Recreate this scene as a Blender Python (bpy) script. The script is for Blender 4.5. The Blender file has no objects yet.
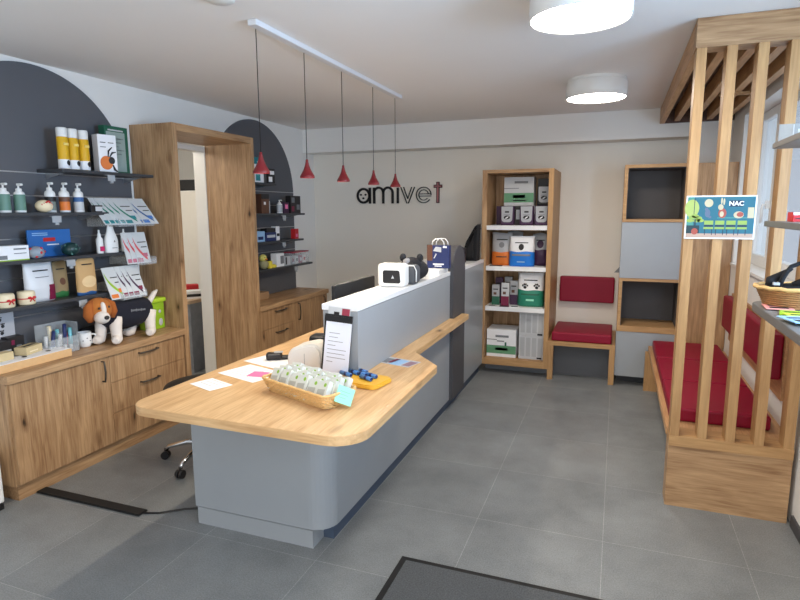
import bpy, bmesh, math, random
from mathutils import Vector, Matrix, Euler
random.seed(7)
S = bpy.context.scene
COL = S.collection
PI = math.pi

# ------------------------------------------------------------ camera, world, light
H = 1.6
cam_d = bpy.data.cameras.new('camera'); cam = bpy.data.objects.new('camera', cam_d); COL.objects.link(cam)
cam_d.sensor_fit = 'HORIZONTAL'; cam_d.sensor_width = 36.0; cam_d.lens = 36.0 * 575.15 / 800.0
cam_d.clip_start = 0.05
yaw, pitch, roll = 0.35987, 0.15427, -0.00438
fw = Vector((-math.sin(yaw) * math.cos(pitch), math.cos(yaw) * math.cos(pitch), -math.sin(pitch)))
rt = Vector((math.cos(yaw), math.sin(yaw), 0)); up = rt.cross(fw)
r2 = rt * math.cos(roll) + up * math.sin(roll); u2 = -rt * math.sin(roll) + up * math.cos(roll)
M = Matrix((r2, u2, -fw)).transposed().to_4x4(); M.translation = Vector((0, 0, H))
cam.matrix_world = M
S.camera = cam

S.view_settings.view_transform = 'Standard'; S.view_settings.look = 'None'
S.view_settings.gamma = 1.0; S.view_settings.use_curve_mapping = False
S.view_settings.exposure = 0.78

w = bpy.data.worlds.new('world'); S.world = w; w.use_nodes = True
bg = w.node_tree.nodes['Background']; bg.inputs[0].default_value = (0.66, 0.80, 1.0, 1); bg.inputs[1].default_value = 0.42


def area(name, loc, rot, sx, sy, power, color):
    l = bpy.data.lights.new(name, 'AREA'); l.shape = 'RECTANGLE'; l.size = sx; l.size_y = sy
    l.energy = power; l.color = color
    o = bpy.data.objects.new(name, l); COL.objects.link(o); o.location = loc; o.rotation_euler = rot
    return o


# daylight entering by the glazed shop front behind the camera and by the side window, plus added side fills
area('shopfront_daylight', (0.2, -1.95, 1.3), (PI / 2, 0, 0), 2.4, 2.2, 50, (1.0, 0.96, 0.91))
area('side_fill', (1.35, 0.1, 1.2), (0, PI / 2, 0), 2.1, 1.8, 14, (0.80, 0.90, 1.0))  # fill light added at an unseen doorway to cool the desk side
area('blue_side_fill', (1.5, 1.75, 1.7), (0, PI / 2 - 0.35, 0), 1.15, 1.1, 105, (0.46, 0.70, 1.0))  # fill light added out of view to turn the desk side blue
area('side_window_daylight', (1.5, 3.9, 1.75), (0, PI / 2, 0), 1.15, 3.0, 5.5, (0.62, 0.80, 1.0))

# ------------------------------------------------------------ materials
def lin(c):
    return tuple((x / 255 / 12.92) if x / 255 <= 0.04045 else ((x / 255 + 0.055) / 1.055) ** 2.4 for x in c)


_mats = {}
def mat(name, rgb, rough=0.5, metal=0.0, spec=0.5, emit=0.0, alpha=1.0, trans=0.0, noise=0.0, nscale=8.0, bump=0.0, bscale=60.0, coat=0.0):
    if name in _mats: return _mats[name]
    m = bpy.data.materials.new(name); m.use_nodes = True; nt = m.node_tree; b = nt.nodes['Principled BSDF']
    c = (*lin(rgb), 1)
    b.inputs['Base Color'].default_value = c; b.inputs['Roughness'].default_value = rough
    b.inputs['Metallic'].default_value = metal; b.inputs['Specular IOR Level'].default_value = spec
    if coat: b.inputs['Coat Weight'].default_value = coat
    if emit: b.inputs['Emission Color'].default_value = c; b.inputs['Emission Strength'].default_value = emit
    if trans: b.inputs['Transmission Weight'].default_value = trans
    if alpha < 1: b.inputs['Alpha'].default_value = alpha
    tc = nt.nodes.new('ShaderNodeTexCoord')
    n = nt.nodes.new('ShaderNodeTexNoise'); n.inputs['Scale'].default_value = nscale; n.inputs['Detail'].default_value = 4
    nt.links.new(tc.outputs['Object'], n.inputs['Vector'])
    mx = nt.nodes.new('ShaderNodeMix'); mx.data_type = 'RGBA'
    k = noise if noise else 0.03
    mx.inputs['A'].default_value = tuple(x * (1 - k) for x in c[:3]) + (1,)
    mx.inputs['B'].default_value = tuple(min(1, x * (1 + k)) for x in c[:3]) + (1,)
    nt.links.new(n.outputs['Fac'], mx.inputs['Factor']); nt.links.new(mx.outputs['Result'], b.inputs['Base Color'])
    if bump:
        n2 = nt.nodes.new('ShaderNodeTexNoise'); n2.inputs['Scale'].default_value = bscale; n2.inputs['Detail'].default_value = 3
        nt.links.new(tc.outputs['Object'], n2.inputs['Vector'])
        bp = nt.nodes.new('ShaderNodeBump'); bp.inputs['Strength'].default_value = bump; bp.inputs['Distance'].default_value = 0.002
        nt.links.new(n2.outputs['Fac'], bp.inputs['Height']); nt.links.new(bp.outputs['Normal'], b.inputs['Normal'])
    _mats[name] = m
    return m


def oak(name, axis, light, dark, knots=True, offset=0.0, few=0.45, rough=0.45):
    """Rustic oak: grain stretched along one axis, broad tone bands and dark knots."""
    m = bpy.data.materials.new(name); m.use_nodes = True; nt = m.node_tree; N = nt.nodes; L = nt.links
    b = N['Principled BSDF']; b.inputs['Roughness'].default_value = rough; b.inputs['Specular IOR Level'].default_value = 0.35
    tc = N.new('ShaderNodeTexCoord')
    def mapped(along, across, off=0.0):
        mp = N.new('ShaderNodeMapping'); sc = [across] * 3; sc['xyz'.index(axis)] = along
        mp.inputs['Scale'].default_value = sc; mp.inputs['Location'].default_value = (off + offset,) * 3
        L.new(tc.outputs['Object'], mp.inputs['Vector']); return mp
    def noise(mp, scale, detail=5, dist=0.0):
        n = N.new('ShaderNodeTexNoise'); n.inputs['Scale'].default_value = scale; n.inputs['Detail'].default_value = detail
        n.inputs['Distortion'].default_value = dist; L.new(mp.outputs['Vector'], n.inputs['Vector']); return n
    fine = noise(mapped(1.6, 26), 3.0, 8, 0.8); broad = noise(mapped(0.75, 5.0, 3.1), 2.2, 4, 1.2)
    add = N.new('ShaderNodeMath'); add.operation = 'MULTIPLY_ADD'; add.inputs[1].default_value = 0.5
    L.new(fine.outputs['Fac'], add.inputs[0])
    h = N.new('ShaderNodeMath'); h.operation = 'MULTIPLY'; h.inputs[1].default_value = 0.5
    L.new(broad.outputs['Fac'], h.inputs[0]); L.new(h.outputs[0], add.inputs[2])
    cr = N.new('ShaderNodeValToRGB'); cr.color_ramp.elements[0].position = 0.34; cr.color_ramp.elements[1].position = 0.64
    cr.color_ramp.elements[0].color = (*lin(dark), 1); cr.color_ramp.elements[1].color = (*lin(light), 1)
    L.new(add.outputs[0], cr.inputs['Fac'])
    out = cr.outputs['Color']
    if knots:
        v = N.new('ShaderNodeTexVoronoi'); v.inputs['Scale'].default_value = 1.0
        mp = mapped(3.6, 8.5, 1.7); wob = noise(mapped(6, 14), 2.0, 3)
        ad = N.new('ShaderNodeMix'); ad.data_type = 'VECTOR'; ad.inputs['Factor'].default_value = 0.16
        L.new(mp.outputs['Vector'], ad.inputs['A']); L.new(wob.outputs['Color'], ad.inputs['B']); L.new(ad.outputs['Result'], v.inputs['Vector'])
        kr = N.new('ShaderNodeValToRGB'); kr.color_ramp.elements[0].position = 0.04; kr.color_ramp.elements[0].color = (0.13, 0.13, 0.13, 1)
        kr.color_ramp.elements[1].position = 0.24; kr.color_ramp.elements[1].color = (1, 1, 1, 1); ke = kr.color_ramp.elements.new(0.10); ke.color = (0.62, 0.56, 0.52, 1)
        L.new(v.outputs['Distance'], kr.inputs['Fac'])
        # only some cells carry a knot
        sel = N.new('ShaderNodeSeparateColor'); L.new(v.outputs['Color'], sel.inputs[0])
        gt = N.new('ShaderNodeMath'); gt.operation = 'GREATER_THAN'; gt.inputs[1].default_value = few; L.new(sel.outputs[0], gt.inputs[0])
        mk = N.new('ShaderNodeMix'); mk.data_type = 'RGBA'; mk.blend_type = 'MULTIPLY'
        L.new(gt.outputs[0], mk.inputs['Factor']); L.new(out, mk.inputs['A']); L.new(kr.outputs['Color'], mk.inputs['B'])
        out = mk.outputs['Result']
    L.new(out, b.inputs['Base Color'])
    bp = N.new('ShaderNodeBump'); bp.inputs['Strength'].default_value = 0.12; bp.inputs['Distance'].default_value = 0.001
    L.new(fine.outputs['Fac'], bp.inputs['Height']); L.new(bp.outputs['Normal'], b.inputs['Normal'])
    return m


OAK_L, OAK_D = (194, 158, 118), (140, 104, 72)
oakZ = oak('wild_oak_upright', 'z', OAK_L, OAK_D)
oakY = oak('wild_oak_lengthwise', 'y', OAK_L, OAK_D)
oakX = oak('wild_oak_crosswise', 'x', OAK_L, OAK_D, offset=2.3)
deskoak = oak('light_oak_worktop', 'y', (224, 188, 140), (190, 148, 102), offset=5.0, few=0.86)
deskoakX = oak('light_oak_edge', 'x', (224, 188, 140), (190, 148, 102), offset=5.0)
slatoak = oak('light_oak_slat', 'z', (192, 152, 104), (162, 122, 80), knots=False)
slatoakX = oak('light_oak_rail', 'x', (192, 152, 104), (162, 122, 80), knots=False)
slatoakY = oak('light_oak_beam', 'y', (205, 163, 118), (165, 122, 82), knots=False)
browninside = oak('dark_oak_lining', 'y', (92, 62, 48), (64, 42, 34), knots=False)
white = mat('white_lacquer', (232, 232, 230), 0.4)
laminate = mat('blue_grey_laminate', (154, 159, 164), 0.38)
laminate_w = mat('pale_grey_laminate', (205, 208, 210), 0.38)
capwhite = mat('white_laminate_top', (232, 233, 234), 0.35)
anthracite = mat('anthracite_panel', (72, 72, 76), 0.5)
shelfgrey = mat('dark_grey_shelf', (58, 60, 64), 0.45)
slat_wall = mat('grey_slatwall', (88, 89, 94), 0.6)
alu = mat('brushed_aluminium', (185, 187, 190), 0.35, 0.9)
chrome = mat('chrome', (225, 226, 228), 0.12, 1.0)
gunmetal = mat('gunmetal_handle', (88, 82, 76), 0.35, 0.8)
black = mat('black_plastic', (22, 22, 25), 0.4)
blackcloth = mat('black_fabric', (18, 18, 22), 0.9, bump=0.4, bscale=200)
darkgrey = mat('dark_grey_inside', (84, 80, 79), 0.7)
bordeaux = mat('bordeaux_leatherette', (136, 4, 42), 0.48, spec=0.3, bump=0.15, bscale=240)
redmetal = mat('red_lacquered_metal', (112, 16, 24), 0.4)
paper = mat('white_paper', (238, 238, 240), 0.7)
acryl = mat('clear_acrylic', (225, 232, 236), 0.08, alpha=0.22)
offwhite = mat('off_white_plastic', (228, 224, 216), 0.4)
wicker = mat('wicker', (222, 180, 118), 0.7, noise=0.25, nscale=90)
wickerd = mat('brown_wicker', (170, 122, 74), 0.75, noise=0.3, nscale=90)
rubber = mat('black_rubber', (20, 20, 21), 0.7)
C = lambda n, rgb, r=0.5: mat(n, rgb, r)
green = C('mid_green_print', (96, 150, 112)); dgreen = C('deep_green_print', (28, 92, 70)); teal = C('teal_print', (38, 132, 138))
tgreen = C('emerald_print', (34, 128, 104)); blue = C('bright_blue_print', (28, 120, 214)); navy = C('navy_print', (30, 44, 96))
orange = C('orange_print', (222, 118, 44)); maroon = C('maroon_print', (122, 22, 62)); purple = C('dark_purple_print', (62, 30, 66))
yellow = C('golden_yellow_print', (222, 172, 22)); kraft = C('kraft_paper', (204, 164, 112), 0.8); pink = C('pink_print', (236, 118, 168))
silver = C('silver_grey_print', (172, 174, 178), 0.35); ltgrey = C('light_grey_print', (196, 198, 200)); ink = C('black_ink', (24, 24, 26)); greyink = C('grey_ink', (120, 122, 126))
lime = C('lime_green', (150, 190, 40)); mint = C('mint_paper', (150, 226, 196), 0.7); red = C('red_print', (196, 36, 40)); cream = C('cream_print', (232, 216, 182))
brown = C('brown_print', (98, 62, 44)); ltblue = C('light_blue_print', (150, 190, 226)); steelblue = C('steel_blue', (52, 96, 150)); bblack = C('soft_black', (30, 27, 28))


def plaster(name, rgb, bump=0.12):
    return mat(name, rgb, 0.9, spec=0.2, noise=0.02, nscale=2, bump=bump, bscale=90)
wallpaint = plaster('white_wall_paint', (232, 230, 226)); ceilpaint = plaster('white_ceiling_paint', (238, 236, 234), 0.05)
warmwall = plaster('warm_white_wall', (232, 227, 217))


def floor_material():
    m = bpy.data.materials.new('grey_stone_tiles'); m.use_nodes = True; nt = m.node_tree; N = nt.nodes; L = nt.links
    b = N['Principled BSDF']; b.inputs['Roughness'].default_value = 0.42; b.inputs['Specular IOR Level'].default_value = 0.4
    tc = N.new('ShaderNodeTexCoord'); mp = N.new('ShaderNodeMapping')
    mp.inputs['Location'].default_value = (1.232, -2.152, 0); L.new(tc.outputs['Object'], mp.inputs['Vector'])
    br = N.new('ShaderNodeTexBrick'); br.offset = 0; br.inputs['Scale'].default_value = 1
    br.inputs['Brick Width'].default_value = 0.62; br.inputs['Row Height'].default_value = 0.62
    br.inputs['Mortar Size'].default_value = 0.0016; br.inputs['Mortar Smooth'].default_value = 0.1
    br.inputs['Color1'].default_value = (*lin((128, 132, 134)), 1); br.inputs['Color2'].default_value = (*lin((136, 139, 140)), 1)
    br.inputs['Mortar'].default_value = (*lin((160, 162, 162)), 1)
    L.new(mp.outputs['Vector'], br.inputs['Vector'])
    n = N.new('ShaderNodeTexNoise'); n.inputs['Scale'].default_value = 2.6; n.inputs['Detail'].default_value = 9; n.inputs['Roughness'].default_value = 0.65
    L.new(tc.outputs['Object'], n.inputs['Vector'])
    n3 = N.new('ShaderNodeTexNoise'); n3.inputs['Scale'].default_value = 160; n3.inputs['Detail'].default_value = 2
    L.new(tc.outputs['Object'], n3.inputs['Vector'])
    ad = N.new('ShaderNodeMath'); ad.operation = 'ADD'; L.new(n.outputs['Fac'], ad.inputs[0]); L.new(n3.outputs['Fac'], ad.inputs[1])
    cr = N.new('ShaderNodeValToRGB'); cr.color_ramp.elements[0].position = 0.38; cr.color_ramp.elements[1].position = 0.62
    cr.color_ramp.elements[0].color = (0.72, 0.72, 0.72, 1); cr.color_ramp.elements[1].color = (1.2, 1.2, 1.2, 1)
    hf = N.new('ShaderNodeMath'); hf.operation = 'MULTIPLY'; hf.inputs[1].default_value = 0.5; L.new(ad.outputs[0], hf.inputs[0]); L.new(hf.outputs[0], cr.inputs['Fac'])
    mx = N.new('ShaderNodeMix'); mx.data_type = 'RGBA'; mx.blend_type = 'MULTIPLY'; mx.inputs['Factor'].default_value = 1
    L.new(br.outputs['Color'], mx.inputs['A']); L.new(cr.outputs['Color'], mx.inputs['B']); L.new(mx.outputs['Result'], b.inputs['Base Color'])
    bp = N.new('ShaderNodeBump'); bp.inputs['Strength'].default_value = 0.25; bp.inputs['Distance'].default_value = 0.002
    iv = N.new('ShaderNodeMath'); iv.operation = 'SUBTRACT'; iv.inputs[0].default_value = 1; L.new(br.outputs['Fac'], iv.inputs[1])
    L.new(iv.outputs[0], bp.inputs['Height']); L.new(bp.outputs['Normal'], b.inputs['Normal'])
    return m


def glow(name, rgb, strength):
    m = bpy.data.materials.new(name); m.use_nodes = True; nt = m.node_tree; nt.nodes.clear()
    e = nt.nodes.new('ShaderNodeEmission'); e.inputs[0].default_value = (*lin(rgb), 1); e.inputs[1].default_value = strength
    o = nt.nodes.new('ShaderNodeOutputMaterial'); nt.links.new(e.outputs[0], o.inputs[0]); return m


def carpet():
    return mat('grey_mat_pile', (82, 85, 88), 0.95, noise=0.75, nscale=170, bump=1.0, bscale=260)


# ------------------------------------------------------------ mesh helpers
class MB:
    def __init__(s): s.bm = bmesh.new(); s.smooth = False
    def _join(s, t, m, T=None, smooth=False):
        if T is not None: bmesh.ops.transform(t, matrix=T, verts=t.verts)
        vs = [s.bm.verts.new(v.co) for v in t.verts]
        t.verts.index_update()
        for f in t.faces:
            nf = s.bm.faces.new([vs[v.index] for v in f.verts]); nf.material_index = m; nf.smooth = smooth or f.smooth
        t.free(); return s
    def box(s, x0, x1, y0, y1, z0, z1, m=0, bev=0.0, T=None, seg=2):
        t = bmesh.new(); bmesh.ops.create_cube(t, size=1)
        for v in t.verts: v.co = Vector(((x0 + x1) / 2 + v.co.x * (x1 - x0), (y0 + y1) / 2 + v.co.y * (y1 - y0), (z0 + z1) / 2 + v.co.z * (z1 - z0)))
        if bev: bmesh.ops.bevel(t, geom=t.edges[:], offset=bev, segments=seg, affect='EDGES', profile=0.5)
        return s._join(t, m, T)
    def cyl(s, p0, p1, r0, r1=None, n=20, m=0, caps=True):
        r1 = r0 if r1 is None else r1; p0 = Vector(p0); p1 = Vector(p1); d = p1 - p0
        t = bmesh.new(); bmesh.ops.create_cone(t, cap_ends=caps, segments=n, radius1=max(r0, 1e-5), radius2=max(r1, 1e-5), depth=d.length)
        for f in t.faces: f.smooth = len(f.verts) == 4
        q = Vector((0, 0, 1)).rotation_difference(d.normalized())
        return s._join(t, m, Matrix.Translation((p0 + p1) / 2) @ q.to_matrix().to_4x4())
    def lathe(s, prof, c=(0, 0, 0), n=24, m=0, T=None, mats=None):
        t = bmesh.new(); rings = []
        for r, z in prof:
            rings.append([t.verts.new((c[0] + max(r, 1e-5) * math.cos(2 * PI * k / n), c[1] + max(r, 1e-5) * math.sin(2 * PI * k / n), c[2] + z)) for k in range(n)])
        fi = []
        for i in range(len(rings) - 1):
            for k in range(n):
                f = t.faces.new((rings[i][k], rings[i][(k + 1) % n], rings[i + 1][(k + 1) % n], rings[i + 1][k])); f.smooth = True; fi.append(i)
        if T is not None: bmesh.ops.transform(t, matrix=T, verts=t.verts)
        vs = [s.bm.verts.new(v.co) for v in t.verts]; t.verts.index_update()
        for f, i in zip(list(t.faces), fi):
            nf = s.bm.faces.new([vs[v.index] for v in f.verts]); nf.smooth = True; nf.material_index = mats[i] if mats else m
        t.free(); return s
    def prism(s, poly, a0, a1, axis='z', m=0, T=None, bev=0):
        """poly in the plane across `axis` (z: x,y / y: x,z / x: y,z), from a0 to a1."""
        def P(u, v, a): return {'z': (u, v, a), 'y': (u, a, v), 'x': (a, u, v)}[axis]
        t = bmesh.new(); A = [t.verts.new(P(u, v, a0)) for u, v in poly]; B = [t.verts.new(P(u, v, a1)) for u, v in poly]
        n = len(poly); t.faces.new(A); t.faces.new(B)
        for i in range(n): t.faces.new((A[i], A[(i + 1) % n], B[(i + 1) % n], B[i]))
        bmesh.ops.recalc_face_normals(t, faces=t.faces[:])
        if bev:
            es = [e for e in t.edges if (e.verts[0] in A) == (e.verts[1] in A)]
            bmesh.ops.bevel(t, geom=es, offset=bev, segments=2, affect='EDGES')
        return s._join(t, m, T)
    def tube(s, pts, r, n=8, m=0, closed=False):
        pts = [Vector(p) for p in pts]; t = bmesh.new(); rings = []; N = len(pts)
        prev = None
        for i, p in enumerate(pts):
            a = pts[(i - 1) % N] if (i or closed) else p; b = pts[(i + 1) % N] if (i < N - 1 or closed) else p
            d = (b - a).normalized()
            if prev is None:
                u = d.orthogonal().normalized()
            else:
                u = (prev - d * prev.dot(d)).normalized()
            prev = u; v = d.cross(u); rr = r[i] if isinstance(r, (list, tuple)) else r
            rings.append([t.verts.new(p + (u * math.cos(2 * PI * k / n) + v * math.sin(2 * PI * k / n)) * rr) for k in range(n)])
        for i in range(N if closed else N - 1):
            A, B = rings[i], rings[(i + 1) % N]
            for k in range(n):
                f = t.faces.new((A[k], A[(k + 1) % n], B[(k + 1) % n], B[k])); f.smooth = True
        if not closed: t.faces.new(rings[0][::-1]); t.faces.new(rings[-1])
        return s._join(t, m)
    def ball(s, c, rx, ry=None, rz=None, m=0, T=None, seg=20):
        ry = rx if ry is None else ry; rz = rx if rz is None else rz
        t = bmesh.new(); bmesh.ops.create_uvsphere(t, u_segments=seg, v_segments=max(8, seg // 2 + 2), radius=1)
        for f in t.faces: f.smooth = True
        X = Matrix.Translation(c) @ (T.to_4x4() if T is not None else Matrix.Identity(4)) @ Matrix.Diagonal((rx, ry, rz, 1))
        return s._join(t, m, X)
    def quad(s, pts, m=0):
        f = s.bm.faces.new([s.bm.verts.new(p) for p in pts]); f.material_index = m; return s


def rounded(poly, radii, n=8):
    """plan outline with the corner radii given"""
    out = []; N = len(poly)
    for i, p in enumerate(poly):
        r = radii[i]; p = Vector(p)
        if not r: out.append(tuple(p)); continue
        a = (Vector(poly[i - 1]) - p).normalized(); b = (Vector(poly[(i + 1) % N]) - p).normalized()
        ang = a.angle(b); d = r / math.tan(ang / 2); c = p + (a + b).normalized() * (r / math.sin(ang / 2))
        s0 = p + a * d - c; s1 = p + b * d - c
        t0 = math.atan2(s0.y, s0.x); t1 = math.atan2(s1.y, s1.x); dt = (t1 - t0 + PI) % (2 * PI) - PI
        for k in range(n + 1):
            t = t0 + dt * k / n; out.append((c.x + r * math.cos(t), c.y + r * math.sin(t)))
    return out


def tag(o, label=None, cat=None, group=None, kind=None):
    if label: o['label'] = label
    if cat: o['category'] = cat
    if group: o['group'] = group
    if kind: o['kind'] = kind
    return o


def thing(name, label, cat, loc=(0, 0, 0), rotz=0.0, group=None):
    o = bpy.data.objects.new(name, None); o.empty_display_size = 0.05; COL.objects.link(o)
    o.location = loc; o.rotation_euler = (0, 0, rotz)
    return tag(o, label, cat, group)


def obj(name, mb, mats, parent=None, world=False, label=None):
    """link one mesh; world=True: the mesh was laid out in room coordinates, shift it under its parent."""
    if not isinstance(mats, (list, tuple)): mats = [mats]
    bmesh.ops.recalc_face_normals(mb.bm, faces=mb.bm.faces[:])
    if world and parent is not None:
        base = Vector(parent.location)
        if parent.parent is not None: base += Vector(parent.parent.location)
        bmesh.ops.translate(mb.bm, vec=-base, verts=mb.bm.verts)
    me = bpy.data.meshes.new(name); mb.bm.to_mesh(me); mb.bm.free()
    for m_ in mats: me.materials.append(m_)
    o = bpy.data.objects.new(name, me); COL.objects.link(o)
    if parent is not None: o.parent = parent
    if label: o['label'] = label
    return o


def struct(name, mb, mats, parent=None):
    o = obj(name, mb, mats, parent)
    if parent is None: o['kind'] = 'structure'
    return o


def solo(name, mb, mats, label, cat, loc=None, rotz=0.0, group=None):
    """a thing of one mesh; laid out around its own base, then placed."""
    o = obj(name, mb, mats); tag(o, label, cat, group)
    if loc is not None: o.location = loc
    o.rotation_euler = (0, 0, rotz)
    return o


def dup(root, loc, rotz=None, label=None, group=None):
    r = root.copy(); COL.objects.link(r); r.location = loc
    if rotz is not None: r.rotation_euler = (r.rotation_euler[0], r.rotation_euler[1], rotz)
    if label: r['label'] = label
    if group: r['group'] = group
    for ch in list(root.children):
        c = ch.copy(); COL.objects.link(c); c.parent = r
        for g in list(ch.children):
            d = g.copy(); COL.objects.link(d); d.parent = c
    return r


def lettering(name, text, size, parent, loc, rot, m, extrude=0.0006, align='CENTER', bold=0.0):
    cu = bpy.data.curves.new(name, 'FONT'); cu.body = text; cu.size = size; cu.extrude = extrude; cu.align_x = align; cu.align_y = 'CENTER'
    cu.offset = bold; cu.resolution_u = 3
    t = bpy.data.objects.new(name, cu); COL.objects.link(t)
    dg = bpy.context.evaluated_depsgraph_get(); me = bpy.data.meshes.new_from_object(t.evaluated_get(dg))
    bpy.data.objects.remove(t); bpy.data.curves.remove(cu)
    me.materials.clear(); me.materials.append(m)
    o = bpy.data.objects.new(name, me); COL.objects.link(o); o.location = loc; o.rotation_euler = rot
    if parent is not None: o.parent = parent
    return o


FRONT = (PI / 2, 0, 0)      # lettering on a face that looks towards -y of its thing
UPX = PI / 2                # turn a thing built facing -y so that it faces +x (items on the left wall)

# ------------------------------------------------------------ room shell
XL, XR, YB, ZC, YN = -3.41, 0.91, 6.18, 2.51, -1.8
b = MB(); b.box(-6.2, 1.25, YN - 0.3, 6.6, -0.08, 0.0); struct('floor', b, floor_material())
b = MB(); b.box(-6.2, 1.25, YN - 0.3, 6.6, ZC, ZC + 0.1); struct('ceiling', b, ceilpaint)
P0, P1, PZ = 3.405, 4.405, 2.235        # the passage in the left wall
b = MB(); b.box(XL - 0.14, XL, YN, P0, 0, ZC); b.box(XL - 0.14, XL, P1, YB, 0, ZC); b.box(XL - 0.14, XL, P0, P1, PZ, ZC)
struct('wall_left', b, wallpaint)
b = MB(); b.box(XL - 0.14, 1.2, YB, YB + 0.15, 0, ZC); struct('wall_back', b, warmwall)
b = MB(); b.box(XL, 0.65, 5.93, YB, 2.25, ZC); b.box(0.65, XR, 5.93, YB, 0, ZC); struct('trim_1', b, wallpaint)      # ceiling beam and pier
W0, W1, WZ0, WZ1 = 1.2, 5.44, 1.16, 2.34  # near end stretched out of view to admit the added blue fill
b = MB(); b.box(XR, XR + 0.28, W1, YB + 0.15, 0, ZC); b.box(XR, XR + 0.28, W0, W1, 0, WZ0); b.box(XR, XR + 0.28, W0, W1, WZ1, ZC)
b.box(XR, XR + 0.28, 1.0, W0, 0, ZC); b.box(XR, XR + 0.28, YN, -0.8, 0, ZC); b.box(XR, XR + 0.28, -0.8, 1.0, 2.25, ZC); struct('wall_right', b, wallpaint)  # unseen doorway near the camera is added to admit side fill
# wall behind the camera with the glazed shop front
b = MB(); b.box(XL, -1.1, YN - 0.12, YN, 0, ZC); b.box(-1.1, 1.2, YN - 0.12, YN, 2.35, ZC); struct('wall_front', b, wallpaint)
b = MB()
for x in (-1.1, -0.36, 0.4, 1.14): b.box(x, x + 0.06, YN - 0.1, YN - 0.04, 0, 2.35)
b.box(-1.1, 1.2, YN - 0.1, YN - 0.04, 2.29, 2.35); b.box(-1.1, 1.2, YN - 0.1, YN - 0.04, 0, 0.06)
struct('window_3', b, white)
b = MB(); b.box(XR - 0.012, XR, 1.0, 3.25, 0, 0.06); struct('baseboard_right', b, anthracite)

# side window: sashes in one opening, the nearest one unseen, added for blue fill
def sash(n, y0, y1, handle):
    r = bpy.data.objects.new('window_%d' % n, None); COL.objects.link(r); r['kind'] = 'structure'; r.location = (1.06, y0, WZ0)
    m = MB(); x0, x1 = 1.03, 1.09; f = 0.065
    for a, c_ in ((y0, y0 + f), (y1 - f, y1)): m.box(x0, x1, a, c_, WZ0, WZ1, bev=0.006)
    for a, c_ in ((WZ0, WZ0 + f + 0.02), (WZ1 - f, WZ1)): m.box(x0, x1, y0 + f, y1 - f, a, c_, bev=0.006)
    obj('window_frame', m, white, r, True)
    m = MB(); m.box(1.058, 1.064, y0 + f, y1 - f, WZ0 + f, WZ1 - f); obj('pane', m, mat('window_glass', (236, 242, 246), 0.05, alpha=0.18), r, True)
    if handle:
        m = MB(); hy = y1 - 0.032 if handle > 0 else y0 + 0.032; m.box(1.0, 1.03, hy - 0.014, hy + 0.014, 1.6, 1.66, bev=0.004)
        m.tube([(1.005, hy, 1.63), (0.985, hy, 1.63), (0.98, hy, 1.6), (0.98, hy, 1.5)], 0.009); obj('window_handle', m, white, r, True)
sash(1, 4.88, 5.44, -1)
sash(2, 3.6, 4.88, 0)
sash(4, 2.4, 3.6, 0)
sash(5, W0, 2.4, 0)
b = MB(); b.box(XR - 0.02, 1.03, W0, W1, WZ0 - 0.022, WZ0 + 0.003, bev=0.004); struct('trim_2', b, white)     # sill board

# next room seen through the passage
b = MB(); b.box(-6.1, -6.0, 2.0, 6.6, 0, ZC); b.box(-6.1, XL - 0.14, 6.4, 6.5, 0, ZC); b.box(-6.1, XL - 0.14, 2.0, 2.1, 0, ZC)
struct('wall_passage', b, wallpaint)

# ------------------------------------------------------------ oak passage surround with door lining
PX = -3.02
t = thing('passage_surround', 'tall oak box-shaped surround framing the passage in the left wall', 'door surround', (-3.2, 3.93, 0))
b = MB(); b.box(-3.51, PX, 3.41, 3.455, 0, 2.232); obj('side_panel', b, oakZ, t, True)
b = MB(); b.box(-3.51, PX, 4.36, 4.40, 0, 2.232); obj('side_panel', b, oakZ, t, True)
b = MB(); b.box(-3.51, PX, 3.455, 4.36, 2.182, 2.232); obj('header', b, oakY, t, True)
r = bpy.data.objects.new('door_1', None); COL.objects.link(r); r['kind'] = 'structure'; r.location = (-3.65, 4.4, 0)
b = MB(); b.box(-3.64, -3.512, 4.355, 4.41, 0, 2.17, bev=0.004); b.box(-3.64, -3.512, 3.41, 3.455, 0, 2.17, bev=0.004); b.box(-3.64, -3.512, 3.455, 4.355, 2.13, 2.17)
obj('door_frame', b, offwhite, r, True)

# ------------------------------------------------------------ wall cabinets on the left
def handle_bar(parent, p0, p1, out=0.03):
    m = MB(); p0 = Vector(p0); p1 = Vector(p1); d = (p1 - p0)
    o = Vector((out, 0, 0)); mid = [p0 + d * k / 6 + o * (1 - 0.25 * abs(k - 3) / 3) for k in range(7)]
    m.tube([p0] + mid + [p1], 0.006, 8); 
    return m


def low_cabinet(label, y0, y1, x0, xf, zt, fronts, name='storage_cabinet'):
    t = thing(name, label, 'cabinet', ((x0 + xf) / 2, (y0 + y1) / 2, 0))
    m = MB(); m.box(x0, xf - 0.03, y0, y1, 0.09, zt - 0.045); obj('body', m, oakZ, t, True)
    m = MB(); m.box(x0, xf - 0.045, y0 + 0.02, y1, 0, 0.09); obj('plinth', m, oakY, t, True)
    m = MB(); m.box(x0, xf + 0.012, y0 - 0.012, y1, zt - 0.045, zt, bev=0.002); obj('worktop', m, oakY, t, True)
    for kind, a, c_, z0, z1, h in fronts:
        m = MB(); m.box(xf - 0.03 + 0.001, xf - 0.008, a + 0.0015, c_ - 0.0015, z0 + 0.0015, z1 - 0.0015, bev=0.001)
        d = obj(kind, m, oakZ, t, True)
        hm = handle_bar(d, *h)
        bmesh.ops.translate(hm.bm, vec=-Vector(t.location), verts=hm.bm.verts)
        obj('handle', hm, gunmetal, d, label='dark metal bow handle')
    return t

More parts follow.
